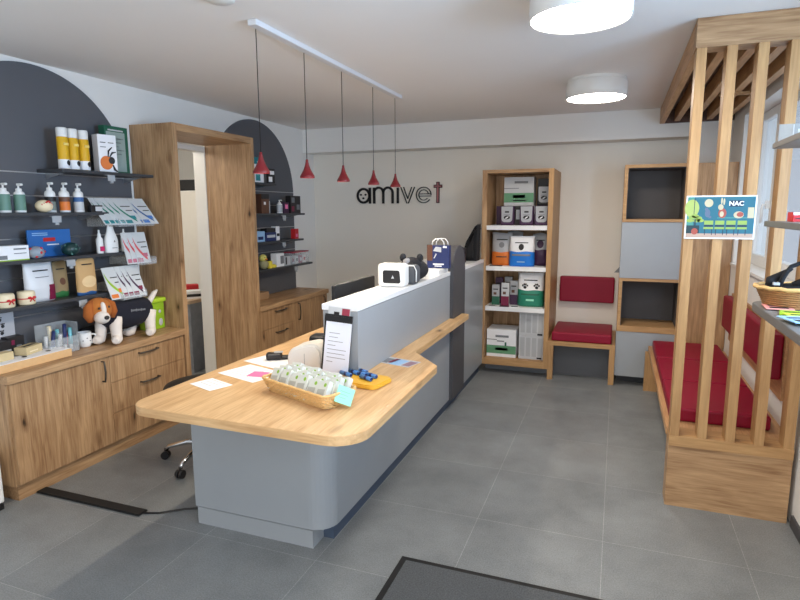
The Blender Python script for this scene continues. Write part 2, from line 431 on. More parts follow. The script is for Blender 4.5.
XF = -3.02; hx = XF - 0.008
low_cabinet('long low oak cabinet with one wide door and three drawers, left of the oak passage', 2.05, 3.408, XL + 0.002, XF, 0.73, [
    ('door', 2.06, 2.715, 0.10, 0.68, ((hx, 2.655, 0.66), (hx, 2.655, 0.53))),
    ('drawer', 2.715, 3.40, 0.50, 0.68, ((hx, 2.96, 0.645), (hx, 3.12, 0.645))),
    ('drawer', 2.715, 3.40, 0.295, 0.50, ((hx, 2.96, 0.44), (hx, 3.12, 0.44))),
    ('drawer', 2.715, 3.40, 0.10, 0.295, ((hx, 2.96, 0.24), (hx, 3.12, 0.24)))])
low_cabinet('low oak cabinet with drawers and doors in the far left corner, beyond the passage', 4.402, 5.72, XL + 0.002, XF, 0.735, [
    ('drawer', 4.41, 5.0, 0.50, 0.69, ((hx, 4.65, 0.655), (hx, 4.84, 0.655))),
    ('drawer', 4.41, 5.0, 0.295, 0.50, ((hx, 4.65, 0.45), (hx, 4.84, 0.45))),
    ('drawer', 4.41, 5.0, 0.10, 0.295, ((hx, 4.65, 0.24), (hx, 4.84, 0.24))),
    ('door', 5.0, 5.36, 0.10, 0.69, ((hx, 5.08, 0.665), (hx, 5.08, 0.50))),
    ('door', 5.36, 5.71, 0.10, 0.69, ((hx, 5.62, 0.665), (hx, 5.62, 0.50)))])

# grey arched slatwalls
def arch(yc, zc, r, label, zs, ymin=None):
    t = thing('slatwall_panel', label, 'display panel', (XL + 0.012, yc, 0.74))
    pts = [(yc - r, 0.74), (yc + r, 0.74)] + [(yc + r * math.cos(a * PI / 80), zc + r * math.sin(a * PI / 80)) for a in range(81)]
    if ymin is not None: pts = [(ymin, 0.74)] + [q for q in pts if q[0] > ymin]
    m = MB(); m.prism(pts, XL, XL + 0.02, 'x'); obj('panel', m, slat_wall, t, True)
    for z in zs:
        hw = r if z <= zc else math.sqrt(max(r * r - (z - zc) ** 2, 0))
        m = MB(); m.box(XL + 0.02, XL + 0.0225, max(yc - hw, ymin or -9), yc + hw, z - 0.0035, z + 0.0035); obj('groove', m, alu, t, True, label='thin aluminium groove strip')
    return t
arch(2.65, 1.775, 0.715, 'large dark grey arched slatwall above the near left cabinet', [1.84, 1.70, 1.44, 1.20, 0.97])
arch(4.97, 1.795, 0.69, 'dark grey arched slatwall in the far left corner, beyond the passage', [1.80, 1.66, 1.43, 1.18], 4.402)
XW = XL + 0.022


def wall_shelf(y0, y1, z, label, xf=-3.17, holders=()):
    t = thing('wall_shelf', label, 'shelf', ((XW + xf) / 2, (y0 + y1) / 2, z))
    m = MB(); m.box(XW, xf, y0, y1, z - 0.02, z, bev=0.002); obj('board', m, shelfgrey, t, True)
    for y in (y0 + 0.06, y1 - 0.06):
        m = MB(); m.prism([(XW, z - 0.021), (xf - 0.05, z - 0.021), (XW, z - 0.055)], y - 0.003, y + 0.003, 'y'); obj('bracket', m, alu, t, True)
    for y in holders:
        m = MB(); m.box(xf - 0.02, xf + 0.004, y - 0.03, y + 0.03, z - 0.024, z - 0.0205); m.box(xf + 0.001, xf + 0.004, y - 0.03, y + 0.03, z - 0.06, z - 0.024); m.cyl((xf + 0.002, y, z - 0.06), (xf + 0.002, y, z - 0.075), 0.012, n=10)
        obj('label_holder', m, mat('frosted_acrylic', (200, 204, 208), 0.3, alpha=0.55), t, True, label='small frosted acrylic label holder')
    return t
Z1, Z2, Z3, Z4 = 1.862, 1.598, 1.328, 1.066
wall_shelf(2.62, 3.36, Z1, 'dark grey wall shelf on the near slatwall, topmost, with yellow canisters', holders=(2.98,))
wall_shelf(1.97, 2.94, Z2, 'dark grey wall shelf on the near slatwall, second from top, with foam bottles', holders=(2.55,))
wall_shelf(1.97, 3.10, Z3, 'dark grey wall shelf on the near slatwall, third from top, with white spray bottles', holders=(2.62,))
wall_shelf(1.97, 2.93, Z4, 'dark grey wall shelf on the near slatwall, lowest, with pet food bags', holders=(2.68,))
A1, A2, A3, A4 = 1.868, 1.578, 1.308, 1.040
wall_shelf(4.41, 4.98, A1, 'dark grey wall shelf on the far slatwall, topmost, with teal booklets')
wall_shelf(4.41, 5.52, A2, 'dark grey wall shelf on the far slatwall, second from top, with black boxes', holders=(5.1,))
wall_shelf(4.41, 5.48, A3, 'dark grey wall shelf on the far slatwall, third from top, with blue packs', holders=(5.08,))
wall_shelf(4.41, 5.66, A4, 'dark grey wall shelf on the far slatwall, lowest, with a yellow duck', holders=(5.3,))

# ------------------------------------------------------------ reception desk
RX = -1.2
t = desk = thing('reception_desk', 'large L-shaped blue grey reception desk with light oak worktop and raised screen', 'reception desk', (-1.45, 3.7, 0))
body = rounded([(-1.97, 2.225), (RX, 2.225), (RX, 4.30), (-1.36, 4.30), (-1.36, 2.55), (-1.97, 2.55)], [0, 0.11, 0, 0, 0, 0])
b = MB(); b.prism(body, 0.098, 0.72); b.box(-1.74, RX, 4.69, 5.5, 0.095, 1.10); b.box(-1.36, RX, 4.30, 4.69, 0.095, 0.72)
obj('body', b, laminate, t, True)
b = MB(); b.box(-1.963, -1.29, 2.231, 2.5, 0, 0.091); obj('plinth', b, laminate, t, True)
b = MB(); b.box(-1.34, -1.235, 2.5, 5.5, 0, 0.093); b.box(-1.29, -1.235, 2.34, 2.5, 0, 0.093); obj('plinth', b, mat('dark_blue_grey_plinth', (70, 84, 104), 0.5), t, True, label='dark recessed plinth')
b = MB(); b.box(-1.395, RX, 2.585, 4.31, 0.762, 1.097); obj('screen_panel', b, laminate, t, True)
b = MB(); b.box(-1.40, RX + 0.002, 2.58, 4.31, 1.1, 1.13, bev=0.0015); b.box(-1.75, RX + 0.002, 4.67, 5.5, 1.1, 1.13, bev=0.0015); obj('screen_cap', b, capwhite, t, True)
top = rounded([(-1.985, 1.845), (-0.865, 1.83), (-0.885, 2.93), (-1.105, 3.19), (-1.105, 4.55), (-1.17, 4.55), (-1.17, 4.30), (-1.36, 4.30), (-1.36, 4.9), (-1.985, 4.9)],
              [0.10, 0.14, 0.05, 0.05, 0.02, 0, 0, 0, 0, 0])
b = MB(); b.prism(top, 0.72, 0.76, bev=0.002); b.bm.normal_update()
for f in b.bm.faces:
    if abs(f.normal.y) > 0.72: f.material_index = 1
obj('worktop', b, [deskoak, deskoakX], t, True)
r_ = 0.19; yc = 4.485
pts = [(yc - r_, 0.095), (yc + r_, 0.095)] + [(yc + r_ * math.cos(a * PI / 24), 1.135 + r_ * math.sin(a * PI / 24)) for a in range(25)]
b = MB(); b.prism(pts, -1.255, -1.175, 'x', bev=0.003); obj('end_column', b, anthracite, t, True, label='dark grey upright panel with rounded top')
# pedestal legs on the staff side carrying the far end of the worktop
b = MB(); b.box(-1.93, -1.40, 4.84, 4.88, 0, 0.72); obj('support_panel', b, laminate, t, True)

# ------------------------------------------------------------ back wall furniture
YF = 5.5; YC = YB - 0.004
t = shelfu = thing('tall_bookcase', 'tall narrow oak bookcase against the back wall with white shelves', 'bookcase', (-0.89, 5.8, 0))
x0, x1 = -1.225, -0.565
b = MB(); b.box(x0, x0 + 0.045, YF, YC, 0.09, 1.975); obj('side_panel', b, oakZ, t, True)
b = MB(); b.box(x1 - 0.045, x1, YF, YC, 0.09, 1.975); obj('side_panel', b, slatoak, t, True)
b = MB(); b.box(x0 + 0.045, x1 - 0.045, YF, YC, 1.945, 1.975); obj('top_panel', b, oakX, t, True)
b = MB(); b.box(x0 + 0.045, x1 - 0.045, YF, YC, 0.09, 0.155); obj('bottom_panel', b, slatoakX, t, True)
b = MB(); b.box(x0 + 0.045, x1 - 0.045, YF + 0.44, YF + 0.46, 0.155, 1.945); obj('back_panel', b, oakZ, t, True)
b = MB(); b.box(x0 + 0.02, x1 - 0.02, 5.67, YC, 0, 0.09); obj('plinth', b, mat('grey_plinth', (110, 116, 124), 0.5), t, True)
SH = [1.455, 1.065, 0.671]
for z in SH:
    b = MB(); b.box(x0 + 0.046, x1 - 0.046, YF + 0.008, YF + 0.44, z - 0.042, z); obj('shelf', b, capwhite, t, True)

t = thing('wall_bench', 'small oak bench seat between the tall bookcase and the grey cabinet', 'bench', (-0.26, 5.8, 0))
b = MB(); b.box(-0.565, 0.034, 5.475, YC, 0.335, 0.375); obj('seat_board', b, slatoakX, t, True)
b = MB(); b.box(-0.565, -0.515, 5.478, 5.53, 0, 0.335); obj('leg', b, slatoak, t, True)
b = MB(); b.box(-0.015, 0.034, 5.478, 5.53, 0, 0.335); obj('leg', b, slatoak, t, True)
b = MB(); b.box(-0.565, 0.034, 5.70, 5.72, 0.0, 0.335); obj('back_panel', b, mat('dark_grey_bench_back', (92, 94, 98), 0.6), t, True)
b = MB(); b.box(-0.535, 0.0, 5.49, 6.06, 0.376, 0.462, bev=0.014, seg=3)
solo('seat_cushion', b, bordeaux, 'single dark red seat cushion on the small oak bench', 'cushion')
b = MB(); b.box(-0.53, 0.0, 6.10, 6.179, 0.665, 0.925, bev=0.014, seg=3)
solo('back_cushion', b, bordeaux, 'dark red back cushion on the back wall above the small bench', 'cushion')

t = thing('tall_cabinet', 'tall cabinet with two open boxes and blue grey doors beside the small bench', 'cabinet', (0.3, 5.8, 0))
x0, x1 = 0.036, 0.555
b = MB()
b.box(x0, x0 + 0.028, YF, YC, 0.508, 0.993); b.box(x1 - 0.028, x1, YF, YC, 0.508, 0.993); b.box(x0 + .028, x1 - .028, YF, YC, 0.508, 0.56); b.box(x0 + .028, x1 - .028, YF, YC, 0.968, 0.993)
obj('open_box', b, slatoakX, t, True, label='lower open oak box')
b = MB(); b.box(x0, x0 + 0.028, YF, YC, 1.49, 1.985); b.box(x1 - 0.028, x1, YF, YC, 1.49, 1.985); b.box(x0 + .028, x1 - .028, YF, YC, 1.49, 1.515); b.box(x0 + .028, x1 - .028, YF, YC, 1.957, 1.985)
obj('open_box', b, slatoakX, t, True, label='upper open oak box')
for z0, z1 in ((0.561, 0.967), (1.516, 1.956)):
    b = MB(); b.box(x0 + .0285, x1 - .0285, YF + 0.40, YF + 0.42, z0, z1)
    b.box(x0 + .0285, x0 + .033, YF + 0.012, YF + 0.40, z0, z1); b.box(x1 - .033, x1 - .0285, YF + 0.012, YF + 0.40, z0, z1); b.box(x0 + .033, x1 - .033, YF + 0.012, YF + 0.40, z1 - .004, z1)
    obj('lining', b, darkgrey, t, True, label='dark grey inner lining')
b = MB(); b.box(x0, x1, YF + 0.005, YC, 0.995, 1.488); obj('door', b, laminate, t, True)
b = MB(); b.box(x0, x1, YF + 0.005, YC, 0.09, 0.506); obj('door', b, laminate, t, True)
b = MB(); b.box(x0 + 0.02, x1, 5.66, YC, 0, 0.09); obj('plinth', b, mat('dark_plinth', (50, 52, 58), 0.5), t, True)
t = thing('tall_oak_cabinet', 'narrow tall oak cabinet door in the corner behind the slatted screen', 'cabinet', (0.73, 5.8, 0))
b = MB(); b.box(0.557, XR - 0.002, YF + 0.02, 5.93, 0.0, 1.985); obj('body', b, oakZ, t, True)
b = MB(); b.box(0.559, XR - 0.004, YF, YF + 0.019, 0.41, 1.983); obj('door', b, oak('wild_oak_knotty', 'z', OAK_L, OAK_D, offset=0.4), t, True)
# small folded card clipped on the grey cabinet edge
b = MB(); b.prism([(-0.045, 0.0), (0.0, 0.0), (0.0, 0.055)], -0.001, 0.001, 'y')
solo('paper_corner', b, mat('grey_card', (105, 105, 105), 0.6), 'small grey triangular card sticking out beside the tall grey cabinet', 'card', (0.0355, 5.56, 1.035))

# ------------------------------------------------------------ waiting bench along the right wall and slatted screen
YS = 3.26
t = thing('corner_bench', 'long oak waiting bench along the right wall behind the slatted screen', 'bench', (0.6, 4.4, 0))
b = MB(); b.box(0.31, XR - 0.002, YS + 0.145, 5.478, 0.355, 0.395); obj('seat_board', b, slatoakY, t, True)
b = MB(); b.box(0.285, 0.42, 5.40, 5.44, 0, 0.354); obj('leg_panel', b, slatoak, t, True)
b = MB(); b.box(0.60, 0.64, YS + 0.145, 5.39, 0.0, 0.354); obj('support_panel', b, anthracite, t, True)
for i, (a, c_) in enumerate(((3.52, 4.12), (4.14, 4.74), (4.76, 5.36))):
    m = MB(); m.box(0.335, 0.84, a, c_, 0.396, 0.475, bev=0.014, seg=3)
    solo('seat_cushion', m, bordeaux, ['dark red seat cushion of the long bench, nearest the slatted screen', 'dark red seat cushion in the middle of the long bench', 'dark red seat cushion of the long bench, farthest, at the oak corner cabinet'][i], 'cushion')
b = MB(); b.box(0.828, XR - 0.022, 3.62, 5.22, 0.66, 0.915, bev=0.014, seg=3); solo('back_cushion', b, bordeaux, 'long dark red back cushion fixed along the right wall above the bench', 'cushion')
b = MB(); b.box(XR - 0.021, XR - 0.001, 3.60, 5.24, 0.55, 0.93); solo('cushion_board', b, slatoakY, 'thin oak backing board behind the long red back cushion', 'board')

t = thing('slatted_screen', 'oak room divider of upright slats on a solid base with overhead pergola beams', 'room divider', (0.6, YS, 0))
SX = [0.317, 0.448, 0.579, 0.710, 0.841]; SW = 0.045
b = MB(); b.box(0.315, 0.888, YS + 0.008, YS + 0.14, 0, 0.345); obj('base_panel', b, oak('wild_oak_base', 'x', OAK_L, OAK_D, offset=7.9), t, True)
b = MB(); b.box(0.315, 0.888, YS, YS + 0.145, 0.346, 0.402); obj('bottom_rail', b, slatoakX, t, True)
for x in SX:
    b = MB(); b.box(x, x + SW, YS + 0.002, YS + 0.10, 0.402, 2.372, bev=0.0015); obj('slat', b, slatoak, t, True)
b = MB(); b.box(0.312, XR - 0.001, YS, YS + 0.12, 2.372, 2.508); obj('top_beam', b, oakX, t, True)
b = MB(); b.box(0.312, 0.352, YS + 0.12, 5.928, 2.372, 2.508); obj('fascia_beam', b, slatoakY, t, True)
for x in (0.43, 0.56, 0.69, 0.82):
    b = MB(); b.box(x, x + 0.045, YS + 0.12, 5.90, 2.385, 2.489); obj('ceiling_slat', b, slatoakY, t, True)
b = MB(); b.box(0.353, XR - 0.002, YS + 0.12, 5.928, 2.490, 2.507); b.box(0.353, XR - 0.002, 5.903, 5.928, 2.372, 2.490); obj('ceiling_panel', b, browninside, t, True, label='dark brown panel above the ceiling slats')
b = MB(); b.box(0.61, 0.815, 4.60, 4.65, 2.368, 2.384); obj('cross_bar', b, slatoakX, t, True)

# ------------------------------------------------------------ ceiling lamps
def ceiling_lamp(x, y, label):
    t = thing('ceiling_lamp', label, 'ceiling lamp', (x, y, ZC), 0, 'round white ceiling lamps')
    m = MB(); m.lathe([(0.20, 0.0), (0.20, -0.018), (0.196, -0.02), (0.205, -0.021), (0.207, -0.025), (0.207, -0.128), (0.203, -0.13), (0.20, -0.13), (0.198, -0.122)], n=64)
    obj('housing', m, white, t)
    m = MB(); m.lathe([(0.199, -0.122), (0.0, -0.122)], n=64); d = obj('diffuser', m, glow('lamp_diffuser', (255, 243, 228), 27.0), t)
    return t
ceiling_lamp(-0.19, 2.64, 'round white drum ceiling lamp nearest the camera, cut by the top of the picture')
ceiling_lamp(-0.19, 4.48, 'round white drum ceiling lamp farther back, before the ceiling beam')
ceiling_lamp(-0.19, 0.80, 'round white drum ceiling lamp above the entrance behind the viewer')
b = MB(); b.lathe([(0.06, 0), (0.06, -0.008), (0.05, -0.014), (0.0, -0.015)], n=28)
solo('smoke_detector', b, white, 'small round white smoke detector at the top edge of the ceiling', 'smoke detector', (-1.66, 2.22, ZC))
b = MB(); b.box(-1.714, -1.664, 2.49, 4.50, 2.482, 2.509, bev=0.004)
solo('ceiling_rail', b, mat('white_metal_rail', (222, 223, 226), 0.45), 'long white ceiling rail carrying five red pendant lamps', 'ceiling rail')

def pendant(y):
    t = thing('pendant_lamp', 'x', 'pendant lamp', (-1.705, y, 1.79), 0, 'red pendant lamps over the reception desk')
    prof = [(0.0425, 0.0), (0.043, 0.006), (0.040, 0.014), (0.029, 0.032), (0.019, 0.052), (0.012, 0.074), (0.008, 0.092), (0.007, 0.104), (0.0, 0.106)]
    inner = [(0.0405, 0.0), (0.038, 0.013), (0.027, 0.031), (0.017, 0.05), (0.0, 0.055)]
    m = MB(); m.lathe(prof, n=28); m.lathe(inner, n=28); obj('shade', m, redmetal, t)
    m = MB(); m.cyl((0, 0, 0.104), (0, 0, 0.69), 0.0022, n=6); obj('cord', m, black, t)
    m = MB(); m.lathe([(0.024, 0.012), (0.0, 0.010)], n=20); obj('bulb', m, glow('warm_bulb', (255, 214, 160), 14.0), t)
    l = bpy.data.lights.new('pendant_light', 'SPOT'); l.energy = 9.5; l.color = (1.0, 0.86, 0.68); l.spot_size = math.radians(150); l.spot_blend = 0.35; l.shadow_soft_size = 0.018
    lo = bpy.data.objects.new('pendant_light', l); COL.objects.link(lo); lo.location = (0, 0, 0.004); lo.parent = t
    return t
p0 = pendant(2.545); names = ['first', 'second', 'third', 'fourth', 'fifth']
PL = ['red bell pendant lamp nearest the camera, in front of the far slatwall', 'red bell pendant lamp, second from the left over the desk', 'red bell pendant lamp, middle one of five over the desk', 'red bell pendant lamp, fourth from the left over the desk', 'red bell pendant lamp farthest back, just above the letter v of the wall sign']
p0['label'] = PL[0]
for i, y in enumerate((3.01, 3.485, 3.99, 4.437)): dup(p0, (-1.705, y, 1.79), label=PL[i + 1])

# ------------------------------------------------------------ wall sign: amivet
t = thing('wall_sign', 'black and red lettering amivet mounted on the back wall', 'sign', (-2.33, YB - 0.012, 1.68))
ys0, ys1 = YB - 0.018, YB - 0.001
def ring(cx, cz, r0, r1, a0=0, a1=360, n=40):
    A = [(cx + r1 * math.cos(math.radians(a0 + (a1 - a0) * k / n)), cz + r1 * math.sin(math.radians(a0 + (a1 - a0) * k / n))) for k in range(n + 1)]
    B = [(cx + r0 * math.cos(math.radians(a0 + (a1 - a0) * k / n)), cz + r0 * math.sin(math.radians(a0 + (a1 - a0) * k / n))) for k in range(n + 1)]
    return A, B
def addring(m, cx, cz, r0, r1, a0=0, a1=360, n=36, sx=1.0):
    A, B = ring(0, 0, r0, r1, a0, a1, n)
    for k in range(n):
        q = [A[k], A[k + 1], B[k + 1], B[k]]; m.prism([(cx + u * sx, cz + v) for u, v in q], ys0, ys1, 'y')
def bar(m, xa, za, xb, zb, wd):
    d = Vector((xb - xa, zb - za)).normalized(); n_ = Vector((-d.y, d.x)) * wd / 2
    m.prism([(xa + n_.x, za + n_.y), (xb + n_.x, zb + n_.y), (xb - n_.x, zb - n_.y), (xa - n_.x, za - n_.y)], ys0, ys1, 'y')
zb, zx = 1.68, 1.86; zm = (zb + zx) / 2
m = MB(); addring(m, -2.766, zm, 0.064, 0.09, sx=0.95); bar(m, -2.685, zb, -2.685, zx, 0.026)
for dx, dz in ((-0.03, 0.012), (0.028, 0.012), (0.0, -0.028)):
    m.prism([(-2.768 + dx + 0.011 * math.cos(k * PI / 6), zm + dz + 0.011 * math.sin(k * PI / 6)) for k in range(12)], ys0, ys1, 'y')
obj('letter_a', m, ink, t, True)
m = MB()
for x in (-2.632, -2.52, -2.405): bar(m, x, zb, x, zx - 0.05 if x > -2.6 else zx, 0.026)
addring(m, -2.576, zx - 0.058, 0.044, 0.069, 0, 180, 20); addring(m, -2.4625, zx - 0.058, 0.044, 0.069, 0, 180, 20)
obj('letter_m', m, ink, t, True)
m = MB(); bar(m, -2.342, zb, -2.342, zx - 0.004, 0.026); obj('letter_i', m, ink, t, True)
m = MB()
for xa, xb, dz in ((-2.306, -2.232, 0.0), (-2.272, -2.2235, 0.05)): bar(m, xa, zx, xb, zb + dz, 0.009)
for xa, xb, dz in ((-2.142, -2.216, 0.0), (-2.176, -2.2245, 0.05)): bar(m, xa, zx, xb, zb + dz, 0.009)
obj('letter_v', m, ink, t, True)
m = MB(); addring(m, -2.035, zm, 0.081, 0.09, 0, 325); addring(m, -2.035, zm, 0.052, 0.060, 12, 320)
bar(m, -2.09, zm + 0.012, -1.948, zm + 0.012, 0.008); bar(m, -2.09, zm - 0.012, -1.948, zm - 0.012, 0.008); obj('letter_e', m, ink, t, True)
m = MB(); bar(m, -1.87, zb, -1.87, zx + 0.05, 0.036); bar(m, -1.918, zx + 0.002, -1.822, zx + 0.002, 0.034); obj('letter_t', m, mat('sign_black_edge', (60, 24, 28), 0.4), t, True)
ys0 = YB - 0.021
m = MB(); bar(m, -1.87, zb + 0.008, -1.87, zx + 0.042, 0.018); bar(m, -1.91, zx + 0.002, -1.83, zx + 0.002, 0.016)
obj('letter_inlay', m, mat('dusty_pink', (170, 110, 112), 0.5), t, True, label='dusty pink cross inlay of the letter t')

# ------------------------------------------------------------ small goods: builders (each faces -y, origin at its base)
def pouch(name, label, cat, loc, w_, h_, d_, mtop, mbot, split=0.45, rotz=0.0, tilt=0.0, group=None, emblem=None, bands=None, text=True, sheet=0.0):
    """soft stand-up bag: full at the bottom, pressed flat at the top seam"""
    t = thing(name, label, cat, loc, rotz, group); t.rotation_euler = (tilt, 0, rotz)
    m = MB(); n = 12; L = 12; rows = []
    for j in range(L + 1):
        v = j / L; dep = d_ / 2 * (min(1, 0.72 + v * 1.4) if v < 0.3 else max(0.05, 1.12 - ((v - 0.3) / 0.7) ** 1.6 * 1.07)); hw = w_ / 2 * (1 - 0.04 * math.sin(PI * v) - 0.05 * max(0, 0.12 - v) / 0.12 - 0.07 * max(0, v - 0.7) / 0.3 + 0.05 * max(0, v - 0.93) / 0.07)
        row = []
        for k in range(2 * n):
            if k <= n: u = -1 + 2 * k / n; sgn = -1
            else: u = 1 - 2 * (k - n) / n; sgn = 1
            y = sgn * dep * (1 - abs(u) ** 2.6) ** 0.6 if abs(u) < 1 else 0
            row.append(m.bm.verts.new((u * hw, y, v * h_ + (0.004 * math.sin(5 * u + j) if 0 < j < L else (0.007 * math.cos(3.2 * u + w_ * 40) * v)))))
        rows.append(row)
    for j in range(L):
        for k in range(2 * n):
            f = m.bm.faces.new((rows[j][k], rows[j][(k + 1) % (2 * n)], rows[j + 1][(k + 1) % (2 * n)], rows[j + 1][k])); f.smooth = True
            f.material_index = 1 if (j + 0.5) / L < split else 0
    m.bm.faces.new(rows[0]); m.bm.faces.new(rows[-1])
    obj('bag', m, [mtop, mbot], t)
    def patch(z0, z1, wfrac, mt, nm, shape='box'):
        p = MB(); GX, GZ = 14, 8; g = {}; u0, u1 = (-wfrac, wfrac) if not isinstance(wfrac, tuple) else wfrac
        for i in range(GX + 1):
            for j in range(GZ + 1):
                a, c_ = -1 + 2 * i / GX, -1 + 2 * j / GZ
                if shape != 'box': a, c_ = a * math.sqrt(1 - c_ * c_ / 2), c_ * math.sqrt(1 - a * a / 2)
                u = (u0 + u1) / 2 + a * (u1 - u0) / 2; v = (z0 + z1) / 2 + c_ * (z1 - z0) / 2
                dep = d_ / 2 * (min(1, 0.72 + v * 1.4) if v < 0.3 else max(0.05, 1.12 - ((v - 0.3) / 0.7) ** 1.6 * 1.07)); hw = w_ / 2 * (1 - 0.05 * math.sin(PI * v) + 0.03 * v)
                g[i, j] = p.bm.verts.new((u * hw, -dep * (1 - min(abs(u), 0.995) ** 2.6) ** 0.6 - 0.003, v * h_))
        for i in range(GX):
            for j in range(GZ): f = p.bm.faces.new((g[i, j], g[i + 1, j], g[i + 1, j + 1], g[i, j + 1])); f.smooth = True
        return obj(nm, p, mt, t)
    if text: patch(0.78, 0.81, 0.5, ink, 'printed_title')
    if emblem: patch(emblem[1], emblem[2], emblem[3], emblem[0], 'printed_emblem', 'disc')
    for z0, z1, wf, mt in (bands or []): patch(z0, z1, wf, mt, 'printed_band')
    return t


def carton(name, label, cat, loc, w_, d_, h_, m0, rotz=0.0, decals=(), group=None, lid=False):
    t = thing(name, label, cat, loc, rotz, group)
    m = MB(); m.box(-w_ / 2, w_ / 2, -d_ / 2, d_ / 2, 0, h_, bev=0.0012); obj('box', m, m0, t)
    for nm, x0, x1, z0, z1, mt in decals:
        m = MB(); m.box(-w_ / 2 + x0 * w_, -w_ / 2 + x1 * w_, -d_ / 2 - 0.0012, -d_ / 2, z0 * h_, z1 * h_); obj(nm, m, mt, t)
    if lid:
        m = MB(); m.box(-0.002, 0.002, -d_ / 2, d_ / 2, h_, h_ + 0.0008); obj('lid_seam', m, greyink, t)
    return t


def textlines(n, x0, x1, z1, dz, mt=None, hgt=0.35):
    return [('printed_line', x0, x1 - 0.12 * (i % 3), z1 - dz * i - dz * hgt, z1 - dz * i, mt or greyink) for i in range(n)]


# ---- topmost near shelf: canisters and boxes
def canister(loc, label):
    t = thing('spray_can', label, 'spray can', loc, UPX, 'yellow canisters on the topmost near shelf')
    m = MB(); m.lathe([(0.0, 0), (0.030, 0), (0.032, 0.004), (0.032, 0.06), (0.032, 0.19), (0.030, 0.196)], n=28, mats=[0, 0, 1, 0, 0]); obj('can', m, [yellow, paper], t)
    m = MB(); m.lathe([(0.0312, 0.196), (0.0312, 0.245), (0.029, 0.252), (0.0, 0.254)], n=28); obj('cap', m, white, t)
    m = MB(); m.box(-0.016, 0.016, -0.034, -0.0285, 0.145, 0.16); obj('printed_title', m, mat('pale_gold', (240, 214, 120), 0.5), t)
    m = MB(); m.ball((0.006, -0.028, 0.04), 0.014, 0.006, 0.02); obj('printed_picture', m, bblack, t)
    return t
canister((-3.24, 2.695, Z1), 'white-capped yellow can on the topmost near shelf, left of three')
canister((-3.24, 2.767, Z1), 'white-capped yellow can on the topmost near shelf, middle of three')
canister((-3.24, 2.845, Z1), 'white-capped yellow can on the topmost near shelf, right of three')
t = carton('product_box', 'white box with an orange circle and black swirl on the topmost near shelf', 'box', (-3.25, 3.02, Z1), 0.125, 0.07, 0.245, paper, UPX - 0.25,
           [('printed_line', 0.12, 0.42, 0.78, 0.80, ink), ('printed_line', 0.12, 0.42, 0.66, 0.68, greyink), ('printed_line', 0.55, 0.85, 0.78, 0.80, ink)])
m = MB(); m.prism([(-0.012 + 0.042 * math.cos(k * PI / 14), 0.062 + 0.045 * math.sin(k * PI / 14)) for k in range(28)], -0.0375, -0.0352, 'y'); obj('orange_disc', m, orange, t)
m = MB(); m.tube([(0.0, -0.0375, 0.1), (0.005, -0.0375, 0.14), (0.03, -0.0375, 0.165)], [0.003, 0.006, 0.003]); m.tube([(0.01, -0.0375, 0.10), (0.03, -0.0375, 0.13), (0.055, -0.0375, 0.135)], [0.003, 0.006, 0.003]); m.ball((0.022, -0.0365, 0.078), 0.024, 0.002, 0.025)
m.tube([(0.03, -0.0375, 0.05), (0.04, -0.0375, 0.02), (0.058, -0.0375, 0.008)], [0.004, 0.008, 0.006]); obj('black_swirl', m, bblack, t)
carton('product_box', 'large dark green and grey box standing by the oak passage on the topmost shelf', 'box', (-3.31, 3.16, Z1), 0.20, 0.05, 0.32, dgreen, UPX,
       [('grey_panel', 0.07, 0.86, 0.05, 0.88, mat('sage_grey', (150, 166, 160), 0.5)), ('printed_title', 0.15, 0.8, 0.9, 0.93, ltgrey)] + textlines(6, 0.2, 0.8, 0.75, 0.08, greyink, 0.2))

# ---- second near shelf: pump bottles
def pump(loc, label, hgt, mband, mbody, group, foam=False):
    t = thing('pump_bottle', label, 'bottle', loc, UPX, group); r = 0.029
    m = MB(); m.lathe([(0, 0), (r, 0), (r + .001, 0.004), (r + .001, 0.012), (r + .001, hgt * 0.5), (r + .001, hgt * 0.62), (r * 0.9, hgt * 0.69), (r * 0.5, hgt * 0.74)], n=24, mats=[0, 0, 0, 1, 0 if foam else 1, 0, 0]); obj('bottle', m, [white, mbody], t)
    m = MB(); m.lathe([(r * 0.55, hgt * 0.73), (r * 0.55, hgt * 0.82), (0.005, hgt * 0.84), (0.005, hgt * 0.92), (0.0, hgt * 0.93)], n=16); m.box(-0.008, 0.008, -0.03, 0.008, hgt * 0.92, hgt, bev=0.004); obj('pump', m, white, t)
    if mband:
        m = MB(); m.lathe([(r + .0018, hgt * 0.36), (r + .0018, hgt * 0.52)], n=24); obj('label_band', m, mband, t)
    return t
pg = 'green pump bottles'; lt = mat('sea_green_label', (96, 134, 120), 0.5)
pump((-3.23, 2.285, Z2), 'grey green pump bottle on the second near shelf, at the left picture edge', 0.165, None, lt, pg)
pump((-3.23, 2.375, Z2), 'grey green pump bottle on the second near shelf, beside the small round ball', 0.165, None, lt, pg)
pump((-3.27, 2.60, Z2), 'white foam bottle with grey base behind the round ball', 0.182, bblack, mat('sage_print', (128, 140, 132), 0.5), 'foam pump bottles', True)
pump((-3.23, 2.665, Z2), 'white foam bottle with orange base on the second near shelf', 0.182, brown, orange, 'foam pump bottles', True)
pump((-3.23, 2.765, Z2), 'white foam bottle with blue band on the second near shelf', 0.182, steelblue, ltgrey, 'foam pump bottles', True)
t = thing('gift_ball', 'small cream ball with red and black pattern before the foam bottles', 'ball', (-3.20, 2.50, Z2))
m = MB(); m.ball((0, 0, 0.037), 0.046, 0.048, 0.037); obj('ball', m, cream, t)
m = MB()
for k in range(7): m.box(-0.006, 0.006, -0.006 + 0, 0.006, -0.002, 0.006, T=Matrix.Translation((0.037 - abs(k - 3) * 0.004, (k - 3) * 0.010, 0.062 - abs(k - 3) * 0.006)))
obj('printed_band', m, red, t)
